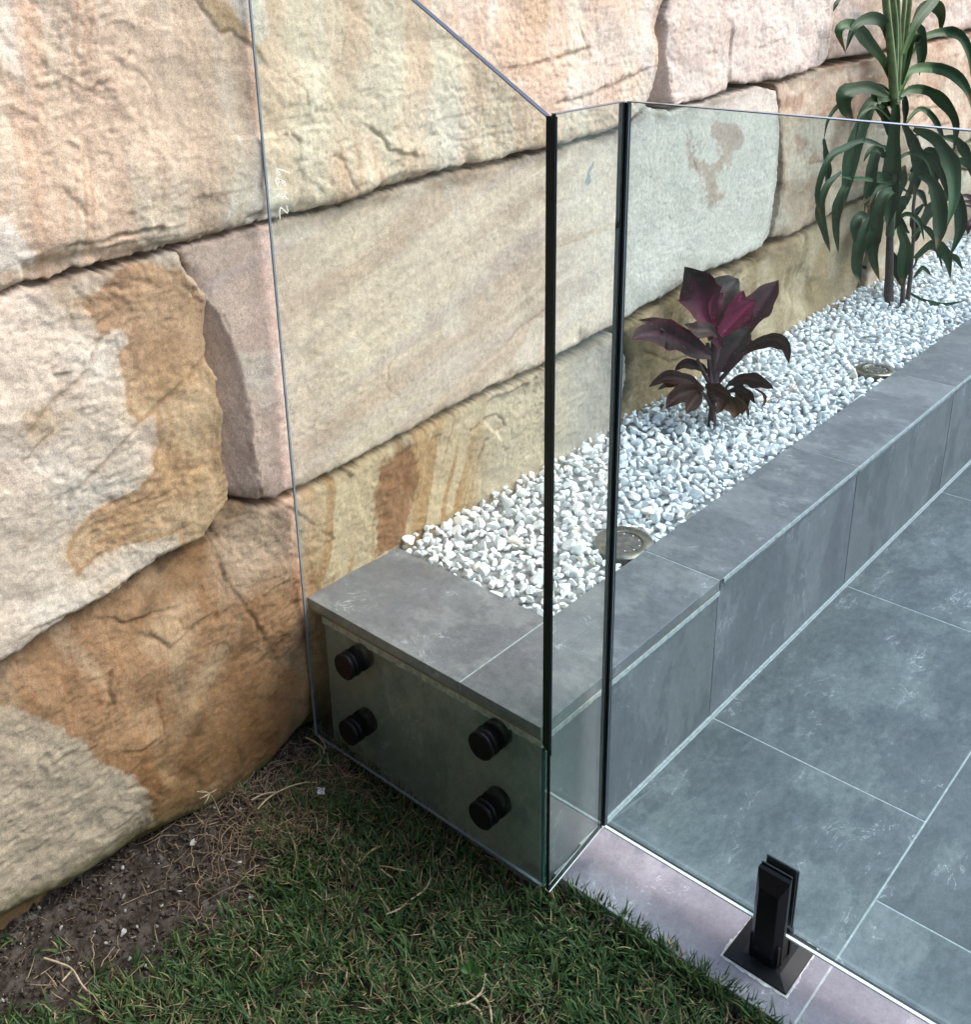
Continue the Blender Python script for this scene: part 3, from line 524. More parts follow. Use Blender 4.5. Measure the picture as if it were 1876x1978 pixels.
# smeared mortar under the cap edge: ragged strip
def ragged(name,x0,x1,y0,y1,z0,z1,axis,mat,parent,amp=.003,seed=3,step=.004):
    L0,L1=(x0,x1) if axis==0 else (y0,y1); n=int((L1-L0)/step)+2; t=np.linspace(L0,L1,n)
    lo=z0+amp*np.abs(fbm(t*40,t*0+seed,4,seed)); hi=np.full(n,z1)
    v=[];f=[]
    for k in range(n):
        for (dd,zz) in ((0,lo[k]),(0,hi[k]),(1,hi[k]),(1,lo[k])):
            v.append((t[k],(y0,y1)[dd],zz) if axis==0 else ((x0,x1)[dd],t[k],zz))
    for k in range(n-1):
        for j in range(4): f.append((k*4+j,k*4+(j+1)%4,k*4+4+(j+1)%4,k*4+4+j))
    me=mesh_np(name,v,f,False); bm=bmesh.new(); bm.from_mesh(me); bmesh.ops.recalc_face_normals(bm,faces=bm.faces); bm.to_mesh(me); bm.free()
    return link(name,me,mat,parent)
ragged('mortar_strip',-.1235,-.1075,.004,.530,.272,.2905,1,M_MORTAR,pl,.009,3)
box('cap_underlay',-.1275,-.108,.002,.556,.2915,.3002,M_BODY,pl)
ragged('mortar_strip',X0+.01,XE,-.0022,.0028,HP-.010,HP-.0006,0,M_GROUT,pl,.007,9)
ragged('mortar_strip',-.115,X0,-.0012,.0028,.287,.2965,0,M_GROUT,pl,.005,13)
box('cap_underlay',-.125,X0,.0006,.0028,.2975,.3002,M_BODY,pl)
box('grout_fillet',-.02,XE,-.0026,.0028,.0008,.0030,M_GROUT,pl)

# ------------------------------------------------------------------ patio
patio=empty('patio',(0,0,0)); patio['kind']='structure'
YQ=-.4285; XL=-.0968; PG=.003
def ptile(x0,x1,y0,y1,m=M_TILE,z=0.): return box('paving_tile',x0+PG/2,x1-PG/2,y0+PG/2,y1-PG/2,z-.018,z,m,patio,.0009)
rows=[(0.,YQ,[X0+.004,X0+S,X0+2*S,X0+3*S,X0+4*S,X0+5*S]),(YQ,YQ-S,[.20,.20+S,.2+2*S,.2+3*S,.2+4*S]),(YQ-S,YQ-2*S,[X0+.004,X0+S,X0+2*S,X0+3*S,X0+4*S]),(YQ-2*S,YQ-3*S,[.2,.2+S,.2+2*S])]
for y1,y0,xs in rows:
    # the first tile of a row is the one the fence stands on: cut at the glass, outer piece coloured paler for the missing glass tint
    box('ledge_tile',XL+PG/2,.0440,y0+PG/2,(y1-.004 if y1==0 else y1)-PG/2,-.018,0,M_LEDGE,patio,.0009)
    ptile(.0432,xs[0],y0,y1-.004 if y1==0 else y1)
    for a,b in zip(xs[:-1],xs[1:]): ptile(a,b,y0,y1-.004 if y1==0 else y1)
bm=bmesh.new(); box_bm(bm,XL+.001,5,-2.6,-.0012,-.09,-.0005); link('grout_bed',me_bm('g',bm),M_GROUT,patio)
bm=bmesh.new(); box_bm(bm,3.9,14,-14,-.02,-.09,-.004); box_bm(bm,XL+.01,14,-14,-2.7,-.09,-.0045)
link('far_paving',me_bm('fp',bm),M_TILE,patio)

# ------------------------------------------------------------------ glass fence
H=1.252
pe=empty('glass_panel',(-.144,.26,.02)); meta(pe,'tall glass panel with sloped top bolted to the end of the planter','glass panel','frameless glass fence panels')
off=Vector((-.144,.26,.02))
def fix(o,pt):
    o.data.transform(Matrix.Translation(-Vector(pt.location))); return o
zt=lambda y:1.252+(y+.011)*.588
fix(prism_x('pane',[(-.0200,.0264),(.546,.0208),(.550,zt(.550)),(-.0200,zt(-.02))],-.150,-.145,M_GLASS,pe,M_ARRIS),pe)
fix(prism_x('top_edge',[(-.0200,zt(-.02)+.0003),(.550,zt(.55)+.0003),(.550,zt(.55)+.0013),(-.0200,zt(-.02)+.0013)],-.1496,-.1415,M_NAVY,pe),pe)
fix(prism_x('side_arris',[(.5432,.021),(.5465,.021),(.5498,zt(.55)),(.5465,zt(.546))],-.1508,-.1502,M_ARRIS,pe),pe)
fix(prism_x('joint_strip',[(-.0362,.3000),(-.0200,.3120),(-.0200,1.250),(-.0362,1.250)],-.1522,-.1504,M_CORNER,pe),pe)
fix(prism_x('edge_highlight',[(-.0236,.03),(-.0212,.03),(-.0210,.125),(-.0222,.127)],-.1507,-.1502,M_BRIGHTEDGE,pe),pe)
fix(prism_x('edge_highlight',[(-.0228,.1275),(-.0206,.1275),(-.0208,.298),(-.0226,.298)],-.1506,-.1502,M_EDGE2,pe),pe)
fix(prism_x('joint_seal',[(-.0235,.03),(-.0203,.03),(-.0203,1.250),(-.0235,1.250)],-.1499,-.1385,M_EDGE,pe),pe)
fix(prism_x('chamfer_line',[(-.0350,.31),(-.0344,.31),(-.0344,1.249),(-.0350,1.249)],-.1526,-.1523,M_TOPEDGE,pe),pe)
# numbers written on the pane, seen from behind
sc=160/1876.
def ink(pts):
    out=[]
    for u,v in pts: out.append(P((480+u*sc)/1.02345,(300+v*sc)/1.02345,0,-.1512))
    return np.array(out)
strokes=[[(760,395),(850,412),(950,440),(1030,470),(1085,500)],[(775,400),(785,450),(800,500),(830,545),(858,550),(855,500),(830,455),(795,425)],
 [(805,805),(785,750),(765,690),(770,640),(790,605),(830,640),(880,680),(930,730),(970,785),(1000,790),(995,740),(960,690),(900,665),(860,680),(830,725),(808,765)],
 [(792,1055),(808,1010),(835,990),(880,1030),(932,1078),(948,1045),(968,1022),(1000,1060),(1062,1125)],
 [(1012,1250),(1030,1300),(1048,1370),(1035,1430),(980,1380),(920,1320),(880,1300),(862,1330),(855,1400),(858,1480),(865,1580)]]
bm=bmesh.new()
for s_ in strokes:
    pts=ink(s_); n=len(pts); prev=None
    for k in range(n):
        t=pts[min(k+1,n-1)]-pts[max(k-1,0)]; t/=np.linalg.norm(t); nrm=np.array([0,-t[2],t[1]])*.0011
        a=bm.verts.new(pts[k]+nrm);b=bm.verts.new(pts[k]-nrm)
        if prev: bm.faces.new((prev[0],prev[1],b,a))
        prev=(a,b)
bmesh.ops.recalc_face_normals(bm,faces=bm.faces)
nb=link('handwritten_number',me_bm('ink',bm),M_WHITE,pe); fix(nb,pe); nb['label']='white handwritten digits 2389 running up the pane, seen from behind'

ps=empty('glass_panel',(-.075,-.030,.03)); meta(ps,'narrow glass return panel in front of the planter corner, between two black joints','glass panel','frameless glass fence panels')
fix(prism_y('pane',[(-.150,.0264),(-.0085,.052),(-.0085,H),(-.150,H)],-.0335,-.0270,M_GLASS,ps,M_BLACK),ps)
fix(prism_y('top_edge',[(-.150,H+.0003),(-.0085,H+.0003),(-.0085,H+.0013),(-.150,H+.0013)],-.0339,-.0261,M_TOPEDGE,ps),ps)
fix(prism_y('bottom_glow_strip',[(-.150,.0245),(-.0085,.050),(-.0085,.0518),(-.150,.0262)],-.0344,-.0256,M_GLOW_STUD,ps),ps)  # pale strip paints the edge glow under the narrow pane
fix(prism_y('joint_strip',[(-.0084,.052),(-.0065,.052),(-.0065,1.2515),(-.0084,1.2515)],-.0343,-.0262,M_BLACK,ps),ps)
pg=empty('glass_panel',(0,-1,.05)); meta(pg,'long glass fence panel crossing the patio, held by the black floor spigot','glass panel','frameless glass fence panels')
fix(prism_x('pane',[(-.036,.0551),(-2.2,.0551),(-2.2,H),(-.036,H)],-.0045,.0045,M_GLASS2,pg,M_BLACK),pg)
fix(prism_x('top_edge',[(-.036,H+.0003),(-2.2,H+.0003),(-2.2,H+.0013),(-.036,H+.0013)],-.0049,.0049,M_TOPEDGE,pg),pg)
fix(prism_x('bottom_glow_strip',[(-.0385,.0530),(-2.2,.0525),(-2.2,.0566),(-.0385,.0560)],-.0058,-.0008,M_GLOW_STUD,pg),pg)  # white strip paints the light gathered in the lower glass edge
fix(prism_x('joint_strip',[(-.0370,.0551),(-.0255,.0551),(-.0255,1.2515),(-.0370,1.2515)],-.0048,.0046,M_BLACK,pg),pg)
fix(prism_x('seal_line',[(-.0383,.06),(-.0377,.06),(-.0377,1.25),(-.0383,1.25)],-.0030,-.0010,M_TOPEDGE,pg),pg)

# ------------------------------------------------------------------ standoff fittings
def cyl_x(bm,x0,x1,r,seg=40,bev=.0012):
    m=Matrix.Translation(((x0+x1)/2,0,0))@Matrix.Rotation(math.pi/2,4,'Y')
    rr=bmesh.ops.create_cone(bm,cap_ends=True,segments=seg,radius1=r,radius2=r,depth=x1-x0,matrix=m)
    if bev:
        es=[e for e in {e for v in rr['verts'] for e in v.link_edges} if abs(e.verts[0].co.x-e.verts[1].co.x)<1e-6]
        bmesh.ops.bevel(bm,geom=es,offset=bev,segments=2,affect='EDGES')
def standoff_parts():
    out=[]
    bm=bmesh.new(); cyl_x(bm,-.0270,-.0175,.0250); cyl_x(bm,-.0175,-.0165,.0232,bev=0); out.append(('cap',me_bm('cap',bm),M_BLK))
    bm=bmesh.new(); cyl_x(bm,-.0164,-.0075,.0250); cyl_x(bm,-.0074,-.0062,.0258,bev=.0003); out.append(('collar',me_bm('collar',bm),M_BLK))
    bm=bmesh.new(); cyl_x(bm,.0061,.0259,.0248); out.append(('spacer',me_bm('spacer',bm),M_BLK))
    return out
SP=standoff_parts()
for m in SP:
    for p in m[1].polygons: p.use_smooth=len(p.vertices)==4
labs=['black round glass fitting nearest the wall, upper of the two','black round glass fitting nearest the wall, lower of the two','black round glass fitting by the panel corner, upper of the two','black round glass fitting by the panel corner, lower of the two']
for lab,(y,z) in zip(labs,[(.419,.252),(.4215,.106),(.093,.258),(.096,.114)]):
    e=empty('standoff_fitting',(-.144,y,z)); meta(e,lab,'glass fitting','black standoffs bolting the end glass panel')
    for nm,me,mt in SP: link(nm,me,mt,e)

# ------------------------------------------------------------------ floor spigot
YS=-.3464
sp=empty('floor_spigot',(0,YS,0)); meta(sp,'black square floor spigot clamping the long glass panel on the ledge','glass spigot')
bm=bmesh.new(); r=.0515
lo=[bm.verts.new((sx*r,sy*r,.0005)) for sx,sy in ((-1,-1),(1,-1),(1,1),(-1,1))]; mi=[bm.verts.new((sx*r,sy*r,.0035)) for sx,sy in ((-1,-1),(1,-1),(1,1),(-1,1))]
hi=[bm.verts.new((sx*.031,sy*.031,.0068)) for sx,sy in ((-1,-1),(1,-1),(1,1),(-1,1))]; to=[bm.verts.new((sx*.026,sy*.026,.0068)) for sx,sy in ((-1,-1),(1,-1),(1,1),(-1,1))]
for A,B in ((lo,mi),(mi,hi),(hi,to)):
    for i in range(4): bm.faces.new((A[i],A[(i+1)%4],B[(i+1)%4],B[i]))
bm.faces.new(to); bmesh.ops.recalc_face_normals(bm,faces=bm.faces)
link('base_cover',me_bm('base',bm),M_BLK,sp)
def chamfer_post(xa,xb,front):
    # vertical bar with chamfered outer corners and a sloped, faceted head; front=+1 means outer face at xa
    bm=bmesh.new(); hw=.0255; c=.010; top=.170; cut=.026
    xo,xi=(xa,xb)
    sec=[(xi,-hw),(xi-(xi-xo)*.35,-hw),(xo,-hw+c),(xo,hw-c),(xi-(xi-xo)*.35,hw),(xi,hw)]
    b=[bm.verts.new((x,y,.0066)) for x,y in sec]
    ht=[top,top-.002,top-cut,top-cut,top-.002,top]
    t=[bm.verts.new((x,y,h)) for (x,y),h in zip(sec,ht)]
    n=6
    for i in range(n): bm.faces.new((b[i],b[(i+1)%n],t[(i+1)%n],t[i]))
    bm.faces.new((t[0],t[1],t[4],t[5])); bm.faces.new((t[1],t[2],t[3],t[4])); bm.faces.new(b)
    bmesh.ops.recalc_face_normals(bm,faces=bm.faces)
    bmesh.ops.bevel(bm,geom=bm.edges[:],offset=.0007,segments=1,affect='EDGES')
    return me_bm('post',bm)
link('clamp_body',chamfer_post(-.030,-.0098,1),M_BLK,sp)
link('clamp_body',chamfer_post(.024,.0098,1),M_BLK,sp)
for x0,x1 in ((-.0094,-.0064),(.0064,.0094)):
    bm=bmesh.new(); box_bm(bm,x0,x1,-.0245,.0245,.05,.1735,.0012); link('gasket',me_bm('gasket',bm),M_BLACK,sp)
bm=bmesh.new(); box_bm(bm,-.026,.026,-.0235,.0235,.0091,.047,.002); link('clamp_foot',me_bm('foot',bm),M_BLK,sp)
bm=bmesh.new()
for yy in (-.012,.012): 
    bmesh.ops.create_uvsphere(bm,u_segments=10,v_segments=6,radius=.0045,matrix=Matrix.Translation((-.0295,yy,.026))@Matrix.Diagonal((.5,1,1,1)))
link('grub_screw',me_bm('screw',bm),M_BLK,sp)
# ring of spilled grout around the base
bm=bmesh.new(); n=160; inn=[];outv=[];top=[]
for k in range(n):
    a=2*math.pi*k/n; c,s_=math.cos(a),math.sin(a); q=(.0520)/max(abs(c),abs(s_)); ex=.0012+.006*abs(float(fbm(np.array([a*3.]),np.array([1.3]),3,8)[0]))
    if c<-.3: ex+=.003
    inn.append(bm.verts.new((c*q,s_*q,.0006)));top.append(bm.verts.new((c*(q+.0008),s_*(q+.0008),.0013)));outv.append(bm.verts.new((c*(q+ex),s_*(q+ex),.0006)))
for k in range(n):
    j=(k+1)%n; bm.faces.new((inn[k],inn[j],top[j],top[k])); bm.faces.new((top[k],top[j],outv[j],outv[k]))
bmesh.ops.recalc_face_normals(bm,faces=bm.faces)
link('grout_collar',me_bm('gc',bm,True),M_MORTAR,sp)

# ------------------------------------------------------------------ uplights
def uplight(x,y,z,R,label,tilt):
    e=empty('garden_uplight',(x,y,z)); e.rotation_euler=tilt; meta(e,label,'uplight','round steel uplights set in the white pebbles')
    def lathe(prof,seg=48):
        bm=bmesh.new(); rings=[]
        for r_,h_ in prof: rings.append([bm.verts.new((r_*math.cos(2*math.pi*k/seg),r_*math.sin(2*math.pi*k/seg),h_)) for k in range(seg)])
        for a,b in zip(rings[:-1],rings[1:]):
            for k in range(seg): bm.faces.new((a[k],a[(k+1)%seg],b[(k+1)%seg],b[k]))
        return bm,rings
    bm,_=lathe([(R*.93,-.03),(R,-.0035),(R,-.0008),(R*.985,.0004),(R*.66,.0018),(R*.63,.0016),(R*.62,-.001)]); bmesh.ops.recalc_face_normals(bm,faces=bm.faces); link('trim_ring',me_bm('ring',bm,True),M_STEEL,e)
    bm,rg=lathe([(R*.62,-.001),(R*.4,-.0004),(R*.1,0)]); bm.faces.new(rg[-1]); link('lens',me_bm('lens',bm,True),M_LENS,e)
    sm_=bmesh.new(); bmesh.ops.create_cone(sm_,cap_ends=True,segments=10,radius1=.0032,radius2=.0026,depth=.0012); sme=me_bm('screw',sm_)
    for k in range(3):
        a=.6+k*2*math.pi/3; s_=link('screw',sme,M_STEEL if k else M_STEEL,e); s_.location=(R*.82*math.cos(a),R*.82*math.sin(a),.0016)
    bd=bmesh.new(); bmesh.ops.create_cone(bd,cap_ends=True,segments=8,radius1=.0016,radius2=.0012,depth=.0012); bme=me_bm('stud',bd)
    for k in range(10):
        a=k*2*math.pi/10; s_=link('stud',bme,M_GLOW_STUD,e); s_.location=(R*.52*math.cos(a),R*.52*math.sin(a),.0002)
UPS=[(.418,.222,.3180,.060),(1.684,.224,.3165,.056)]
uplight(*UPS[0],'round steel uplight by the corner joint, nearer of the two',(math.radians(3),math.radians(-2),0))
uplight(*UPS[1],'round steel uplight set in white pebbles behind the burgundy plant, farther of the two',(0,math.radians(2),0))

# ------------------------------------------------------------------ pebbles
def ico(sub):
    bm=bmesh.new(); bmesh.ops.create_icosphere(bm,subdivisions=sub,radius=1); bm.verts.ensure_lookup_table()
    v=np.array([q.co[:] for q in bm.verts]); f=np.array([[q.index for q in p.verts] for p in bm.faces]); bm.free(); return v,f
def rand_rot(n):
    q=rng.normal(size=(n,4)); q/=np.linalg.norm(q,axis=1)[:,None]; w_,x,y,z=q.T
    return np.stack([1-2*(y*y+z*z),2*(x*y-z*w_),2*(x*z+y*w_),2*(x*y+z*w_),1-2*(x*x+z*z),2*(y*z-x*w_),2*(x*z-y*w_),2*(y*z+x*w_),1-2*(x*x+y*y)],1).reshape(n,3,3)
def stones(sub,variants,rough=.0):
    v,f=ico(sub); out=[]
    for k in range(variants):
        p=v.copy()
        for j in range(rng.integers(9,15)):   # cut with random planes: crushed stone, slightly rounded
            n=rng.normal(size=3); n/=np.linalg.norm(n); h=rng.uniform(.28,.66); d=p@n; over=np.maximum(d-h,0); p=p-np.outer(over*.985,n)
        p=p/np.abs(p).max(); out.append(p)
    return out,f
def scatter(pos,size,flat,var,f,colf,name,rx=None):
    n=len(pos); nv=len(var[0]); Vs=np.zeros((n,nv,3),np.float32); R=rand_rot(n)
    # limit tumbling so that flat faces mostly lie down
    for i in range(n):
        s=size[i]*np.array([1,rng.uniform(.55,.95),rng.uniform(*flat)])*.5
        a=rng.uniform(0,2*math.pi); c,s_=math.cos(a),math.sin(a); tx,ty=rng.normal(0,.35,2)
        Rz=np.array([[c,-s_,0],[s_,c,0],[0,0,1]]); Rx=np.array([[1,0,0],[0,math.cos(tx),-math.sin(tx)],[0,math.sin(tx),math.cos(tx)]]); Ry=np.array([[math.cos(ty),0,math.sin(ty)],[0,1,0],[-math.sin(ty),0,math.cos(ty)]])
        base=var[rng.integers(len(var))]@R[rng.integers(n)].T if False else var[rng.integers(len(var))]
        Vs[i]=(base*s)@(Rz@Rx@Ry).T+pos[i]
    F=(f[None]+np.arange(n)[:,None,None]*nv).reshape(-1,3)
    cols=np.repeat(colf(n),nv,axis=0)
    return mesh_np(name,Vs.reshape(-1,3),F,True,cols)
def poisson(x0,x1,y0,y1,r,ok,tries):
    cell=r; grid={}; pts=[]
    xs=rng.uniform(x0,x1,tries); ys=rng.uniform(y0,y1,tries); rs=r*rng.choice([.66,.85,1.0,1.22,1.5],tries,p=[.22,.24,.26,.2,.08])*rng.uniform(.93,1.07,tries)
    for x,y,q in zip(xs,ys,rs):
        if not ok(x,y): continue
        i,j=int(x/cell),int(y/cell); bad=False
        for a in range(i-2,i+3):
            for b in range(j-2,j+3):
                for (px,py,pq) in grid.get((a,b),()):
                    if (px-x)**2+(py-y)**2<((pq+q)*.5)**2: bad=True;break
                if bad:break
            if bad:break
        if not bad: grid.setdefault((i,j),[]).append((x,y,q)); pts.append((x,y,q))
    return np.array(pts)
def pebble_cols(n):
    b=rng.choice(5,n,p=[.62,.24,.08,.035,.025]); pal=np.array([[.87,.90,.93],[.79,.82,.85],[.70,.73,.76],[.86,.80,.71],[.55,.59,.62]])
    return pal[b]*rng.uniform(.92,1.06,(n,1))
def okp(x,y):
    for ux,uy,uz,R in UPS:
        if (x-ux)**2+(y-uy)**2<(R+.010)**2: return False
    return True
def peb(x0,x1,r,tries,zc,sub,name_var,lift):
    a=poisson(x0,x1,WC+.007,.578,r,okp,tries); a=a[(a[:,0]>WCE+.007)]
    z=zc+.006*fbm(a[:,0]*5,a[:,1]*5,3,4)+rng.uniform(-.002,.004,len(a))+lift*sm(.40,.56,a[:,1])
    z=z-.004*sm(WC+.03,WC+.005,a[:,1])
    return np.stack([a[:,0],a[:,1],z],1),a[:,2]
var80,f80=stones(2,14); var320,f320=stones(3,14)
P1,S1=peb(WCE,1.3,.0228,26000,.3125,3,0,.012); P0,S0=peb(WCE,1.3,.0215,16000,.3025,2,0,.008)
P2,S2=peb(1.3,4.35,.0228,60000,.3125,2,0,.012); P3,S3=peb(1.3,4.35,.0228,24000,.3035,2,0,.008)
m1=scatter(P1,S1*1.35,(.55,.85),var320,f320,pebble_cols,'p1')
m2=scatter(np.concatenate([P0,P2,P3]),np.concatenate([S0,S2,S3])*1.35,(.5,.85),var80,f80,pebble_cols,'p2')
bm=bmesh.new(); bm.from_mesh(m1); bm.from_mesh(m2); mp=bpy.data.meshes.new('pebbles'); bm.to_mesh(mp); bm.free()
link('white_pebbles',mp,M_PEB,None,'stuff')
bm=bmesh.new(); box_bm(bm,WCE+.0005,4.4,WC+.0005,.60,.10,.298); link('planter_bed',me_bm('bed',bm),simple('bed_dark',(.25,.26,.27),.95,noise=.3,scale=120),None,'structure')
print('pebbles',len(P1),len(P0),len(P2),len(P3))
# ------------------------------------------------------------------ plants
def catmull(pts,n):
    pts=np.array(pts,float); p=np.vstack([2*pts[0]-pts[1],pts,2*pts[-1]-pts[-2]]); m=len(pts)-1; out=[]
    for t in np.linspace(0,m-1e-6,n):
        i=int(t);f=t-i;a,b,c,d=p[i:i+4]
        out.append(.5*((2*b)+(-a+c)*f+(2*a-5*b+4*c-d)*f*f+(-a+3*b-3*c+d)*f**3))
    return np.array(out)
WK=1.0
def leaf(parent,zf,pts,wpx,depth,dd,mat,colf,roll=0,fold=.25,n=20,neck=.25,name='leaf',ymax=.50,tipk=1.0,seed=0,wave=0,rib=True):
    """a strap or paddle leaf along a bent midrib; dd = how far base and tip stand nearer (-) or farther (+)"""
    px=catmull([zf(*p) for p in pts],n); out=[]
    for k,(u,v) in enumerate(px):
        s=k/(n-1); q=V(u,v,depth+dd[0]*(1-s)+dd[1]*s)
        if q[1]>ymax-.002*seed%1*.03: q=P(u,v,1,ymax-.01*(seed%4))
        out.append(q)
    c=np.array(out); scale=(depth_of(c[n//2]))/FPX
    zs=abs(zf(1,0)[0]-zf(0,0)[0]); W=wpx*zs*scale*.5*WK
    rows=[];cols=[];K=7 if rib else 5
    T=np.gradient(c,axis=0); T/=np.linalg.norm(T,axis=1)[:,None]
    for k in range(n):
        s=k/(n-1)
        prof=(neck+(1-neck)*math.sin(math.pi*min(1,s/.9)**.75/2)) if s<.45 else 1.0
        prof*= (1-max(0,(s-.5)/.5)**1.7)**.9*tipk*(1+.08*math.sin(s*19+seed*2.3)) if s<.999 else .02
        view=c[k]-CAM; view/=np.linalg.norm(view); sd=np.cross(T[k],view); sd/=np.linalg.norm(sd)+1e-9; nm=np.cross(sd,T[k])
        if nm@view>0: nm=-nm
        rr=roll if np.isscalar(roll) else roll[0]*(1-s)+roll[1]*s
        sd2=sd*math.cos(rr)+nm*math.sin(rr); nm2=-sd*math.sin(rr)+nm*math.cos(rr)
        for j in range(K):
            t=-1+2*j/(K-1); wv=wave*math.sin(s*14+seed+t*1.5)*abs(t)
            rows.append(c[k]+sd2*t*W*prof+nm2*(fold*W*prof*(abs(t)**1.3)+wv*W-(.06*W if abs(t)<.1 else 0)))
            cols.append(colf(s,t))
    f=[(k*K+j,k*K+j+1,(k+1)*K+j+1,(k+1)*K+j) for k in range(n-1) for j in range(K-1)]
    cols=np.array(cols); o=np.array(rows); base=np.array(parent.location)
    me=mesh_np(name,o-base,f,True,np.clip(cols,0.002,1))
    return link(name,me,mat,parent)
def tube(parent,name,pts,rad,mat,sides=8,n=16):
    c=catmull(pts,n); T=np.gradient(c,axis=0); T/=np.linalg.norm(T,axis=1)[:,None]; v=[];f=[]
    rs=np.interp(np.linspace(0,1,n),np.linspace(0,1,len(rad)),rad)
    for k in range(n):
        a=np.cross(T[k],[.3,.2,.9]); a/=np.linalg.norm(a); b=np.cross(T[k],a)
        for j in range(sides): th=2*math.pi*j/sides; v.append(c[k]+rs[k]*(a*math.cos(th)+b*math.sin(th)))
    for k in range(n-1):
        for j in range(sides): f.append((k*sides+j,k*sides+(j+1)%sides,(k+1)*sides+(j+1)%sides,(k+1)*sides+j))
    base=np.array(parent.location) if parent else 0
    return link(name,mesh_np(name,np.array(v)-base,f,True),mat,parent)
def petiole(parent,zf,pts,wpx,depth,dd,mat,ymax=.5):
    n=len(pts); P3=[]
    for k,p in enumerate(pts):
        s=k/(n-1); q=V(*zf(*p),depth+dd[0]*(1-s)+dd[1]*s)
        if q[1]>ymax: q=P(*zf(*p),1,ymax)
        P3.append(q)
    zs=abs(zf(1,0)[0]-zf(0,0)[0]); r=wpx*zs*depth/FPX*.5
    return tube(parent,'petiole',P3,[r*1.2,r*.8],mat,n=10)
BURG=C_(.020,.006,.010);MAG=C_(.15,.010,.045);DKG=C_(.013,.015,.012);BRN=C_(.024,.010,.007)
def cburg(a,b,mag=0.,rim=C_(.10,.012,.022)):
    def f(s,t):
        e=abs(t); c=a*(1-s)+b*s; c=c*(1+.25*math.sin(t*9+s*3))
        m=mag*max(0,1-s*1.15)*(1-.5*e); c=c*(1-m)+MAG*m
        if e<.08: c=c*1.5+C_(.02,.004,.008)
        if e>.9: c=c*.5+rim*.5
        return c
    return f
z5=lambda u,v:(1172.5+.23437*u,439.7+.23437*v)
pb=P(1375,822,2,.305); D5=depth_of(pb)
bp_=empty('burgundy_cordyline',tuple(pb)); meta(bp_,'low burgundy leaved plant growing in the white pebbles nearest the fence','plant','plants in the pebble bed')
L5=[ # pts, width, (depth base, tip), colours, roll, fold, magenta
 ([(840,800),(780,640),(715,480),(640,325)],330,(0,.06),BURG,DKG,.25,.35,1.0),
 ([(900,780),(940,620),(990,500),(1080,420)],270,(.03,.12),DKG,DKG*1.3,-.2,.2,.25),
 ([(1030,980),(1160,780),(1290,600),(1415,432)],220,(.02,.10),BURG,BURG*1.1,-.3,.35,.1),
 ([(930,860),(1000,740),(1080,620),(1125,520)],150,(-.01,.02),MAG*.6,MAG*.5,.5,.5,1.0),
 ([(930,900),(1020,800),(1120,690),(1225,600)],190,(-.02,.0),MAG*.45,MAG*.7,-.4,.45,.9),
 ([(1000,900),(1080,820),(1130,720),(1140,600)],150,(.02,.04),MAG*.4,BURG,.2,.3,.3),
 ([(900,880),(840,850),(740,850),(640,800)],150,(-.03,-.12),DKG,BRN*1.3,.6,.3,.1),
 ([(860,1060),(740,1010),(590,930),(430,880),(300,885),(205,925)],215,(-.02,-.10),DKG,BURG*1.3,.35,.25,.2),
 ([(760,930),(600,850),(430,800),(262,762)],110,(.03,.05),BURG,BRN,.5,.3,.1),
 ([(1090,1050),(1230,960),(1380,920),(1480,980),(1500,1115)],130,(-.01,-.06),BRN,BRN*1.5,.5,.3,.0),
 ([(940,1190),(1000,1050),(1090,930),(1170,830)],210,(-.02,.02),BURG,DKG,-.2,.3,.0),
 ([(1040,1120),(1090,1000),(1140,900),(1165,880)],150,(.03,.05),DKG,BURG,.2,.3,.0),
 ([(800,1340),(660,1260),(490,1245),(345,1315)],120,(-.01,-.04),BRN,BRN*1.3,.6,.3,.0),
 ([(790,1340),(680,1350),(570,1400),(483,1492)],140,(-.02,-.07),BRN*.9,BRN*1.2,.1,.3,.0),
 ([(790,1345),(740,1390),(690,1460),(650,1535)],125,(-.03,-.08),BRN,BRN*1.4,-.2,.3,.0),
 ([(1000,1290),(1130,1240),(1260,1265),(1375,1325)],125,(-.01,-.03),BRN*.8,BRN*1.6,.5,.3,.0),
 ([(810,1305),(890,1320),(970,1360),(1035,1412)],110,(-.04,-.09),BRN*1.3,BRN*1.6,.5,.3,.0),
 ([(990,1400),(1030,1450),(1055,1510),(1050,1575)],140,(-.04,-.08),BRN,C_(.09,.045,.02),.1,.4,.0),
 ([(1060,1280),(1110,1350),(1130,1450),(1110,1545)],120,(-.0,-.02),BRN,C_(.10,.05,.022),.3,.5,.0),
 ([(1220,1330),(1290,1370),(1305,1430),(1268,1492)],26,(-.0,-.02),C_(.12,.04,.02),C_(.12,.05,.03),.2,.3,.0)]
WK=1.15
L5+=[([(880,900),(850,760),(880,620),(920,520)],180,(.05,.12),BURG,DKG,.2,.3,.4),([(950,1000),(880,900),(800,870),(740,920)],120,(-.02,-.05),BURG,MAG*.25,.4,.3,.4),([(900,820),(880,700),(900,600),(960,540)],110,(.0,.03),MAG*.5,MAG*.3,.4,.4,.9),
 ([(840,1200),(760,1150),(640,1130),(560,1180)],90,(.02,.02),BURG,BRN,.5,.3,.0),([(930,1330),(960,1400),(940,1480),(900,1540)],80,(-.03,-.06),BRN,BRN*1.8,.3,.4,.0),([(1000,1350),(1090,1330),(1180,1380),(1220,1450)],70,(.0,-.04),BRN,BRN*2,.3,.5,.0),([(780,1330),(620,1290),(500,1300),(420,1340)],60,(.0,.02),BRN,BRN*2.2,.5,.4,.0),([(1050,1380),(1100,1420),(1160,1500),(1165,1590)],30,(-.02,-.03),BRN*3,BRN*4,.3,.4,.0)]
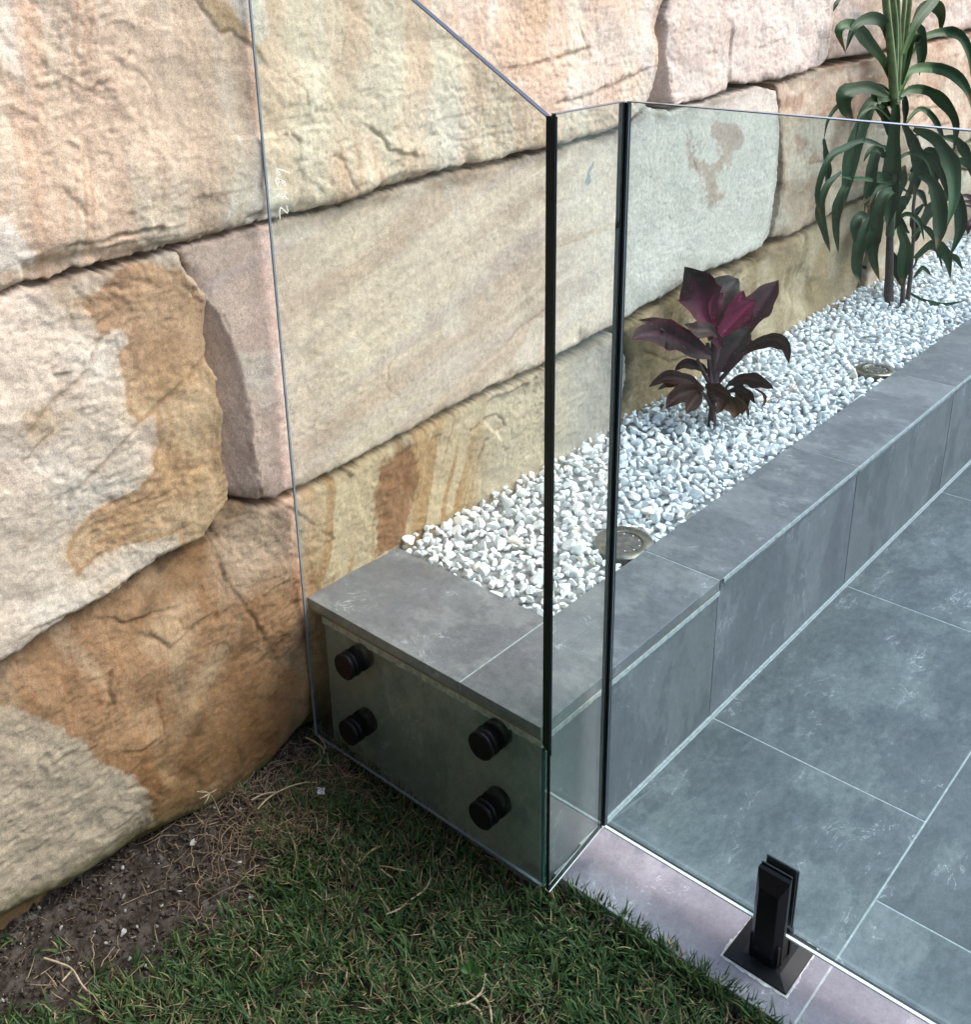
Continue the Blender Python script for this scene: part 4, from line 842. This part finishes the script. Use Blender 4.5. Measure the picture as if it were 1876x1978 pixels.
for i,(pts,wd,dd,a,b,ro,fo,mg) in enumerate(L5):
    leaf(bp_,z5,pts,wd,D5,dd,M_LEAFR,cburg(a,b,mg),roll=ro,fold=fo,seed=i,ymax=.52,wave=.04)
for pts,wd,dd in [([(865,1640),(868,1520),(872,1400)],62,(0,0)),([(872,1420),(885,1150),(900,860)],95,(0,0)),([(865,1500),(830,1420),(780,1345)],26,(0,-.03)),([(860,1480),(810,1380),(765,1360)],22,(-.01,-.04)),
   ([(880,1330),(810,1220),(745,1085)],34,(0,-.03)),([(900,1300),(1000,1180),(1120,1060)],34,(0,-.02)),([(880,1520),(940,1450),(1000,1420)],26,(0,-.03)),([(890,1440),(950,1360),(1010,1285)],24,(0,.0)),
   ([(900,1280),(930,1150),(1000,1000)],40,(.01,.03)),([(860,1320),(850,1150),(830,950)],44,(-.01,0))]:
    petiole(bp_,z5,pts,wd,D5,dd,M_STEMR)
# white dried splashes on leaves
GR=C_(.030,.066,.026);GD=C_(.020,.042,.022);GL=C_(.10,.17,.05)
def cgrn(k,lite=0.):
    def f(s,t):
        c=GR*k*(1+.12*math.sin(t*16)); e=abs(t)
        if e<.08: c=c*1.35
        m=lite*max(0,1-s*2.2); c=c*(1-m)+GL*m
        c=c*(1+.18*math.sin(s*7+k*40)); 
        if s>.90+.08*math.sin(k*50): c=c*.4+C_(.16,.10,.04)*.6
        return c
    return f
z6=lambda u,v:(1543.8+.3161*u,.3161*v)
gb=P(1715,592,2,.30); D6=depth_of(gb)
gp=empty('green_cordyline',tuple(gb)); meta(gp,'tall green cane plant with long drooping leaves beside the wall','plant','plants in the pebble bed')
L6=[([(600,560),(520,380),(430,270),(330,160),(245,190),(285,325)],92,(0,-.10),1.0,.7),([(590,500),(570,300),(520,150),(440,115),(340,165),(285,315)],84,(0,.0),.8,.6),
 ([(620,520),(650,380),(685,220),(725,215),(745,330),(735,465)],112,(0,-.12),.95,.7),([(640,330),(720,140),(820,10),(880,-70)],72,(0,.02),1.0,.8),([(655,300),(740,70),(825,30),(872,100),(865,205)],84,(0,.05),.9,.6),
 ([(640,400),(740,250),(880,200),(985,225),(1040,330),(1053,490)],72,(0,-.06),1.0,.8),([(612,560),(680,440),(800,415),(940,455),(1030,560),(1062,690)],82,(0,-.12),1.1,.5),([(620,590),(690,545),(800,560),(900,640),(962,760),(945,935)],82,(0,-.10),.9,.3),
 ([(585,590),(500,525),(410,535),(290,600),(185,720),(150,865)],34,(0,.05),.9,.3),([(560,600),(450,620),(385,760),(320,950),(285,1150),(240,1345)],112,(0,-.10),1.0,.2),
 ([(545,590),(420,535),(290,570),(280,660),(335,745)],112,(0,.04),.7,.1),([(592,640),(578,850),(570,1050),(560,1280),(540,1400)],118,(-.02,-.14),1.05,.0),
 ([(640,760),(700,880),(735,1020),(700,1210)],94,(0,-.02),.75,.0),([(700,790),(830,850),(925,1000),(945,1190),(905,1390)],108,(-.03,-.16),1.15,.1),
 ([(740,1070),(820,1130),(860,1280),(860,1420),(840,1530)],106,(-.03,-.14),1.1,.0),([(600,1150),(520,1200),(470,1370),(455,1560),(492,1715)],104,(-.02,-.10),1.0,.0),
 ([(545,1300),(440,1350),(375,1480),(352,1630),(380,1748)],92,(-.02,-.12),.95,.0),([(525,960),(478,915),(440,1040),(425,1170),(380,1262)],84,(.02,.02),.6,.0),
 ([(260,1050),(170,1140),(130,1290),(160,1430),(190,1545)],64,(0,0),.75,.0),([(520,900),(400,860),(280,905),(180,980),(112,1190),(140,1360)],52,(.02,.0),.7,.0),
 ([(150,850),(165,960),(175,1060),(160,1150)],52,(0,0),.8,.0),([(335,1090),(260,1180),(225,1350),(240,1555)],66,(0,-.02),.8,.0),([(640,1140),(430,1100),(340,1095),(245,1080)],34,(0,0),.9,.1),
 ([(700,1640),(750,1530),(840,1530),(880,1655)],30,(0,.03),.8,0),([(700,1700),(755,1640),(812,1690)],32,(0,.02),.7,0),([(705,1580),(820,1490),(900,1560),(925,1705)],76,(0,-.04),1.0,.1),([(840,1530),(950,1570),(1003,1650)],38,(0,.04),.9,0),
 ([(672,1790),(760,1835),(880,1862),(1025,1838)],28,(-.01,-.08),1.2,.3),([(850,1180),(960,1200),(985,1380),(925,1565)],86,(0,.02),.8,0),([(860,840),(960,860),(1030,960),(1065,1110)],66,(0,.04),1.0,.3),
 ([(610,1380),(650,1500),(640,1640),(635,1760)],96,(-.01,-.06),1.1,.2),([(430,1330),(375,1320),(340,1390),(340,1490)],72,(.02,.03),.55,0),([(735,980),(805,930),(830,1050),(790,1190)],88,(.02,.03),.6,0),
 ([(900,980),(1000,985),(1060,1020),(1110,1090)],64,(0,.02),1.1,.2),([(560,1530),(590,1620),(630,1760)],76,(.03,.03),.6,0),([(640,1250),(690,1150),(740,1050),(840,920)],60,(0,.03),1.0,.3),
 ([(650,1420),(560,1250),(610,1100),(650,1010)],120,(.04,.06),.45,0),([(700,1450),(760,1350),(830,1250),(960,1190)],80,(.02,.06),.5,0),([(570,1420),(600,1300),(630,1240),(690,1200)],90,(0,0),.75,0),
 ([(600,620),(640,600),(650,680),(640,800)],46,(.0,-.03),.5,0),([(560,640),(520,640),(540,760),(560,860)],60,(.0,.03),.45,0),([(560,600),(470,560),(470,640),(540,780)],40,(.0,.03),.9,.2),
 ([(280,-40),(230,20),(208,75)],30,(.1,.1),.8,0),([(760,1250),(700,1330),(720,1420),(690,1500)],60,(.02,.02),.5,0),([(700,830),(760,820),(840,810)],22,(0,0),1.,.2)]
WK=.92
for _k in range(14):   # smaller inner and lower leaves
    r_=random.Random(500+_k); u0=r_.uniform(560,720); v0=r_.uniform(620,1500); sg=r_.choice([-1,1]); ln=r_.uniform(120,300)
    L6.append(([(u0,v0),(u0+sg*ln*.4,v0-ln*r_.uniform(.1,.5)),(u0+sg*ln*.8,v0-ln*.05),(u0+sg*ln*r_.uniform(.9,1.1),v0+ln*r_.uniform(.3,.9))],r_.uniform(26,66),(0,r_.uniform(-.12,.14)),r_.uniform(.45,1.15),r_.uniform(0,.3)))
for i,(pts,wd,dd,k,lt) in enumerate(L6):
    leaf(gp,z6,pts,wd,D6,dd,M_LEAFG,cgrn(k,lt),roll=(.25*math.sin(i*2.1),.5*math.cos(i*1.7)),fold=.22+.1*(i%3),seed=i,ymax=.515,neck=.30,n=22)
petiole(gp,z6,[(545,1880),(552,1660),(556,1430)],52,D6,(0,0),M_STEM); petiole(gp,z6,[(556,1440),(575,1100),(590,700)],44,D6,(0,0),simple('green_cane',(.06,.09,.04),.6,noise=.4,scale=60))
petiole(gp,z6,[(630,1890),(640,1700),(660,1480)],26,D6,(-.02,0),M_STEM); petiole(gp,z6,[(662,1850),(680,1690),(700,1450)],26,D6,(.01,.02),M_STEM); petiole(gp,z6,[(700,1450),(700,1250),(740,1060)],20,D6,(.01,.02),M_STEM)
ms=simple('pale_green_sheath',(.085,.14,.045),.5,noise=.3,scale=40)
for pts,wd in [([(585,650),(560,300),(515,-120)],46),([(600,640),(610,300),(600,-120)],30),([(605,600),(650,280),(690,-120)],32),([(612,600),(660,330),(720,170)],36),([(590,720),(592,650),(595,560)],46),([(598,600),(630,200),(655,-120)],26),([(575,600),(590,200),(560,-120)],38)]:
    petiole(gp,z6,pts,wd,D6,(0,0),ms)
# a third plant at the edge of the view
z7=lambda u,v:(1622+.2076*u,371.3+.2076*v)
tb=P(1915,455,2,.30); D7=depth_of(tb)
tp=empty('burgundy_cordyline',tuple(tb)); meta(tp,'burgundy leaved plant cut off by the right edge, beyond the tall green one','plant','plants in the pebble bed')
for i,(pts,wd,dd) in enumerate([([(1400,300),(1300,130),(1200,40),(1095,35)],50,(0,-.1)),([(1400,320),(1300,150),(1200,90),(1090,100)],40,(0,-.05)),([(1400,330),(1300,200),(1210,130),(1120,145)],30,(0,0)),([(1400,300),(1300,260),(1215,300),(1190,400)],90,(0,-.15)),([(1400,300),(1380,100),(1350,-60),(1300,-160)],120,(0,0)),([(1400,300),(1460,100),(1500,-60),(1560,-160)],120,(0,0)),([(1400,350),(1500,250),(1600,220),(1700,300)],90,(0,0))]):
    leaf(tp,z7,pts,wd,D7,dd,M_LEAFR,cburg(BURG,BURG*1.4,.4),seed=i,ymax=.52)
petiole(tp,z7,[(1400,420),(1400,330),(1400,280)],50,D7,(0,0),M_STEMR)
# withered scrap on the pebbles
q=[P(*z5(u,v),2,.322) for u,v in [(1330,1425),(1420,1395),(1500,1370),(1560,1300),(1600,1290)]]
tw=empty('withered_twig',tuple(q[0])); tube(tw,'stalk',q,[.0012,.0008],simple('withered',(.30,.17,.10),.8,noise=.3)); 
for a,b in (((1510,1360),(1540,1270)),((1530,1340),(1600,1330)),((1500,1300),(1530,1350))): tube(tw,'stalk',[P(*z5(*a),2,.324),P(*z5(*b),2,.327)],[.0012,.0006],simple('withered',(.33,.18,.10),.8,noise=.3),n=6)
meta(tw,'withered reddish brown twig lying on pebbles right of the burgundy plant','twig')

# ------------------------------------------------------------------ soil and grass
def gh(x,y):
    x=np.asarray(x,float);y=np.asarray(y,float)
    h=-.030+.022*sm(.05,.50,y)+.018*sm(.44,.60,y)*sm(-.75,-.2,x)
    h=h+.007*fbm(x*5,y*5,3,301)
    return h
def bare(x,y):
    """0 in turf, 1 on the bare strip along the wall"""
    lim=np.interp(x,[-1.2,-.85,-.72,-.55,-.41,-.30,-.22,-.15],[.46,.44,.37,.34,.37,.44,.49,.53])
    return sm(-.05,.05,y-lim+.05*fbm(np.asarray(x)*7,np.asarray(y)*7,3,305))
gx=np.arange(-1.5,.03,.0042); gy=np.arange(-1.1,.70,.0042)
GX,GY=np.meshgrid(gx,gy); x=GX.ravel();y=GY.ravel(); b_=bare(x,y)
t=fbm(x*38,y*38,4,310,.6); cl=np.abs(fbm(x*60,y*60,3,311)); cr=fbm(x*120,y*120,2,312)
z=gh(x,y)+.0035*t+.0035*(1-sm(0,.25,cl))*-1+.0012*cr
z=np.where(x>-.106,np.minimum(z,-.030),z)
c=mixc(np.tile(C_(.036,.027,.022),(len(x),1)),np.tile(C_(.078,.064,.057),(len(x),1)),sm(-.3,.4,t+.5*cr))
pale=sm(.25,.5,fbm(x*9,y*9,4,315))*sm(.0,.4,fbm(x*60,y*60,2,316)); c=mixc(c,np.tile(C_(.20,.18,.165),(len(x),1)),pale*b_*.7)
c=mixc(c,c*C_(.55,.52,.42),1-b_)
nx,ny=len(gx),len(gy); idx=np.arange(nx*ny).reshape(ny,nx); q=np.stack([idx[:-1,:-1],idx[:-1,1:],idx[1:,1:],idx[1:,:-1]],-1).reshape(-1,4)
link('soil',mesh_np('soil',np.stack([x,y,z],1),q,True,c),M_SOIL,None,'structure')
lawn=simple('lawn_far',(.035,.045,.02),.9,noise=.5,scale=40)
bm=bmesh.new(); 
for r_ in ((-40,-1.45,-40,40),(-1.45,XL,-40,-1.05),(-1.45,14,.94,40)): box_bm(bm,r_[0],r_[1],r_[2],r_[3],-.3,-.047)
link('ground',me_bm('ground',bm),lawn,None,'structure')
# crumbs of earth
n=11000; cx=rng.uniform(-1.0,-.13,n); cy=rng.uniform(.15,.62,n); k=rng.random(n)<bare(cx,cy)*.95+.05; cx,cy=cx[k],cy[k]; n=len(cx)
sz=.0020+.008*rng.random(n)**4
def crumb_cols(n):
    b=rng.choice(3,n,p=[.70,.26,.04]); return np.array([[.055,.042,.034],[.10,.08,.068],[.30,.29,.27]])[b]*rng.uniform(.8,1.2,(n,1))
link('soil_crumbs',scatter(np.stack([cx,cy,gh(cx,cy)+sz*.2+.001],1),sz*1.2,(.6,.95),var80,f80,crumb_cols,'crumbs'),M_SOIL,None,'stuff')
def blades(bx,by,bz,az,tilt,bend,L,Wd,cols,name,mat,seg=4,twist=.6):
    n=len(bx); s=np.linspace(0,1,seg+1); V_=np.zeros((n,(seg+1)*2,3),np.float32)
    ph=tilt; px=np.zeros(n);pz=np.zeros(n)
    sx=-np.sin(az);sy=np.cos(az); wob=rng.uniform(-1,1,n)
    for k in range(seg+1):
        if k: 
            an=tilt+bend*(s[k]+s[k-1])/2; px=px+L/seg*np.sin(an); pz=pz+L/seg*np.cos(an)
        w_=Wd*.5*(1-s[k]**2.2)*(.55+.45*min(1,s[k]*3+.3)); side=wob*.25*L*s[k]**2
        for j,sg in enumerate((-1,1)):
            V_[:,k*2+j,0]=bx+px*np.cos(az)+sx*(sg*w_+side); V_[:,k*2+j,1]=by+px*np.sin(az)+sy*(sg*w_+side); V_[:,k*2+j,2]=bz+pz+sg*w_*twist*wob
    f=np.array([(2*k,2*k+1,2*k+3,2*k+2) for k in range(seg)]); F=(f[None]+np.arange(n)[:,None,None]*(seg+1)*2).reshape(-1,4)
    fade=np.repeat(np.linspace(.75,1.12,seg+1),2)[None,:,None]
    C=(cols[:,None,:]*fade).reshape(-1,3)
    return mesh_np(name,V_.reshape(-1,3),F,True,C)
def inturf(x,y): return (x<XL-.004)|(y>.0)
# green tufts
nc=8800; tx=rng.uniform(-1.15,-.085,nc); ty=rng.uniform(-.75,.60,nc)
dens=(1-bare(tx,ty))*.93*sm(-.5,.0,fbm(tx*9,ty*9,3,320)+.26)+.02
k=(rng.random(nc)<dens)&((tx<XL-.0005)|(ty>.0))&((tx<-.128)|(ty<.02)); tx,ty=tx[k],ty[k]; ne=190; tx=np.concatenate([tx,rng.uniform(-.106,-.0975,ne)]); ty=np.concatenate([ty,rng.uniform(-.70,-.045,ne)]); nb_=rng.integers(5,13,len(tx)); own=np.repeat(np.arange(len(tx)),nb_); m=len(own)
bxx=np.minimum(tx[own]+rng.normal(0,.006,m),np.where(ty[own]<0,-.0975,9)); byy=ty[own]+rng.normal(0,.006,m); lean=rng.uniform(0,2*math.pi,len(tx)); lean[-ne:]=rng.normal(0,.6,ne); lean=lean[own]
az=lean+rng.normal(0,1.0,m); tl=rng.uniform(.15,1.0,m); bd=rng.uniform(.1,1.1,m); Lb=rng.uniform(.014,.040,m)*(.8+.4*rng.random(len(tx))[own])
gcol=np.array([[.030,.062,.018],[.040,.070,.022],[.022,.050,.020],[.09,.115,.035],[.20,.16,.085]])[rng.choice(5,m,p=[.38,.24,.26,.07,.05])]*rng.uniform(1.0,1.6,(m,1))
bzz=gh(bxx,byy)-.001; bzz=np.where(own>=len(tx)-ne,rng.uniform(-.024,-.010,m),bzz)
link('grass',blades(bxx,byy,bzz,az,tl,bd,Lb,rng.uniform(.0024,.0044,m),gcol,'grass',M_GRASS),M_GRASS,None,'stuff')
print('blades',m)
# straw, thatch and dead roots lying over one another
m=27000; sx_=rng.uniform(-1.1,-.085,m); sy_=rng.uniform(-.75,.60,m)
tang=np.exp(-(((sx_+.27)/.16)**2+((sy_-.46)/.09)**2))
bb=bare(sx_,sy_); dn=np.clip(.6*(1-bb)*sm(-.3,.3,fbm(sx_*8,sy_*8,3,330)+.12)+.07*bb+.75*tang,0,1); k=(rng.random(m)<dn)&((sx_<XL-.004)|(sy_>.0))&((sx_<-.128)|(sy_<-.0)); sx_,sy_,tang=sx_[k],sy_[k],tang[k]; m=len(sx_)
scol=np.array([[.30,.225,.135],[.20,.14,.085],[.115,.078,.05],[.38,.31,.20]])[rng.choice(4,m,p=[.34,.3,.24,.12])]*rng.uniform(.75,1.1,(m,1))
link('dry_thatch',blades(sx_,sy_,gh(sx_,sy_)+.001+.013*rng.random(m)*(1-bare(sx_,sy_))+.003*rng.random(m)+.006*tang*rng.random(m),rng.uniform(0,2*math.pi,m),rng.uniform(1.15,1.6,m),rng.normal(0,.55,m),rng.uniform(.010,.040,m)*(1+.5*tang),rng.uniform(.0008,.0019,m),scol,'thatch',M_STRAW,seg=5),M_STRAW,None,'stuff')
def roots(n,reg):
    vs=[];fs=[];cs=[];o=0
    for i in range(n):
        while True:
            x0,y0=reg()
            if (x0<-.15): break
        a=rng.uniform(0,6.28); L=rng.uniform(.03,.10); k=10; r0=rng.uniform(.0005,.0012); pts=[];x,y=x0,y0
        lift=rng.uniform(.002,.012)
        for j in range(k):
            pts.append((x,y,float(gh(x,y))+.002+lift*math.sin(math.pi*j/(k-1)))); a+=rng.normal(0,.35); x+=L/k*math.cos(a); y+=L/k*math.sin(a)
        c=np.array(pts); T=np.gradient(c,axis=0)
        col=np.array([(.28,.21,.135),(.19,.135,.09),(.12,.085,.06)])[rng.integers(3)]
        for j in range(k):
            t=T[j]/np.linalg.norm(T[j]); A=np.cross(t,[0,0,1]);A/=np.linalg.norm(A)+1e-9;B=np.cross(t,A); rr=r0*(1-.5*j/k)*(1.35 if j%3==0 else 1)
            for q in range(4): th=q*math.pi/2; vs.append(c[j]+rr*(A*math.cos(th)+B*math.sin(th))); cs.append(col)
        for j in range(k-1):
            for q in range(4): fs.append((o+j*4+q,o+j*4+(q+1)%4,o+(j+1)*4+(q+1)%4,o+(j+1)*4+q))
        o+=k*4
    return mesh_np('roots',np.array(vs),fs,True,np.array(cs))
link('dead_roots',roots(420,lambda:(rng.normal(-.28,.11),min(.575,rng.normal(.46,.055)))),M_STRAW,None,'stuff')
link('dead_roots',roots(110,lambda:(rng.uniform(-.95,-.2),rng.uniform(-.4,.5))),M_STRAW,None,'stuff')
# single runners and scraps one can point at
M_RUN=simple('pale_runner',(.42,.335,.22),.75,noise=.25,scale=150,bump=.3)
def gpt(u,v,up=.004):
    q=P(u,v,2,-.02)
    for _ in range(4): q=P(u,v,2,float(gh(q[0],q[1]))+up)
    return q
def runner(label,paths,r,mat=M_RUN,up=.008,name='dry_runner'):
    p0=gpt(*paths[0][0],up); e=empty(name,tuple(p0)); meta(e,label,'dry stem')
    for pth in paths:
        tube(e,'stem',[gpt(u,v,up+.003*((i*7)%3)) for i,(u,v) in enumerate(pth)],[r,r*1.15,r*.8,r,r*.6],mat,sides=6,n=18)
z3=lambda u,v:((300+u*.2985)/1.02345,(1450+v*.2985)/1.02345)
runner('pale dry runner slanting across the lawn, right of the bare soil',[[z3(1850,950),z3(1810,1030),z3(1700,1110),z3(1640,1160),z3(1555,1195)]],.0017)
runner('straw coloured split leaf sheaf lying under the glass panel',[[z3(1350,890),z3(1400,830),z3(1450,780),z3(1520,745)],[z3(1360,880),z3(1430,790),z3(1490,750)],[z3(1355,880),z3(1390,800),z3(1385,780)]],.0012,simple('straw',(.46,.32,.15),.8,noise=.25,scale=120))
runner('straw coloured bent sprig right of the split leaf sheaf',[[z3(1485,875),z3(1560,880),z3(1640,900),z3(1720,915)],[z3(1500,880),z3(1550,925),z3(1595,955)]],.0012,simple('straw',(.46,.32,.15),.8,noise=.25,scale=120))
runner('pale branching runner at the lower middle edge of the lawn',[[(848,1950),(875,1943),(905,1935),(930,1915),(938,1880)],[(930,1920),(945,1940),(950,1975)],[(905,1936),(925,1950),(930,1960)]],.0020)
runner('knobbly pale runner stretching over the dark soil at lower left',[[(85,1850),(115,1860),(140,1872),(165,1910),(205,1932)],[(140,1872),(120,1895)]],.0017)
runner('long bleached stem arching over the root tangle by the wall',[[z3(700,500),z3(780,420),z3(900,355),z3(1010,325),z3(1090,322)],[z3(660,440),z3(740,400),z3(830,385)]],.0016,up=.014)
runner('pale stem curling out of the tangle towards the glass',[[z3(1020,25),z3(1090,60),z3(1140,110),z3(1120,170),z3(1060,230)],[z3(1150,100),z3(1140,60),z3(1100,15)]],.0014,up=.014)
# sprig leaning on the wall
pw=[P(*z3(u,v),1,yy) for (u,v),yy in zip([(455,540),(430,480),(405,425),(383,395)],[.515,.52,.518,.515])]
e=empty('dry_sprig',tuple(pw[0])); meta(e,'dry star shaped grass sprig sticking up against the bottom wall block','dry stem')
tube(e,'stem',pw,[.0009,.0007],M_RUN,sides=6)
for tip in [(325,375),(318,430),(432,365),(348,465),(300,382)]:
    a=pw[-1]; b=P(*z3(*tip),1,.51); tube(e,'dry_blade',[a,(a+b)/2+np.array([0,-.002,.001]),b],[.0011,.0012,.0004],M_RUN,sides=5,n=8)
# white square chip
cp=gpt(620,1528,.012); bm=bmesh.new(); bmesh.ops.create_cube(bm,size=1,matrix=Matrix.Diagonal((.0135,.0135,.0035,1))); bmesh.ops.bevel(bm,geom=bm.edges[:],offset=.0006,segments=1,affect='EDGES')
o=link('plastic_spacer',me_bm('chip',bm),simple('white_plastic',(.78,.79,.80),.4,noise=.05)); o.location=tuple(cp); o.rotation_euler=(.25,-.45,YAW+.1)
meta(o,'small white square chip lying on dead roots near the planter','chip')
# pale stones on the bare earth
ps_=[((345,1721),.010,'small white stone on bare soil, leftmost of the three in a row'),((482,1735),.017,'largest pale crumbly stone at the edge of the grass'),((461,1665),.010,'pale stone just below the root tangle'),((445,1757),.006,'tiny white stone below the largest pale one'),((375,1628),.018,'pale crumbly clod touching the foot of the wall'),((240,1800),.016,'pale grey lump in soil at lower left'),((580,1735),.014,'flat grey stone half hidden by grass blades'),((600,1650),.015,'whitish crumbled lump beside the grass tufts'),((40,1822),.006,'tiny white stone in the lower left corner soil'),((560,1755),.010,'pale grey flake beside the flat grey stone')]
for i,((u,v),s_,lab) in enumerate(ps_):
    q=gpt(u,v,.003); vv=var320[i%14]*np.array([s_*.55,s_*.42,s_*.33]); vv=vv*(1+.12*fbm(vv[:,0]*220+i,vv[:,1]*220,2,i+400))[:,None]; a=rng.uniform(0,6)
    vv=vv@np.array([[math.cos(a),-math.sin(a),0],[math.sin(a),math.cos(a),0],[0,0,1]])
    o=link('pale_stone',mesh_np('pale_stone',vv,f320,True,np.tile(C_(.36,.36,.35)*(1 if i%2 else 1.25),(len(vv),1))),M_SOIL); o.location=tuple(q); meta(o,lab,'stone','pale stones on the bare soil')
# little broad leaved weed
wq=gpt(912,1880,.004); e=empty('weed',tuple(wq)); meta(e,'bright green broad leaved weed in the grass below the glass corner','weed')
for i,(du,dv) in enumerate([(-22,-8),(18,-12),(26,10),(-4,-26),(-14,16),(12,20)]):
    leaf(e,lambda u,v:(u,v),[(912,1880),(912+du*.5,1880+dv*.5-3),(912+du,1880+dv)],17,depth_of(wq),(-.01,-.015),M_GRASS,lambda s,t:C_(.05,.12,.025),seed=i,ymax=9,neck=.2,n=8,rib=False)
# mud-caked concrete footing under the ledge
ragged('footing',XL-.006,XL-.002,-2.6,-.03,-.09,-.012,1,M_GROUT_D,patio,.003,41)
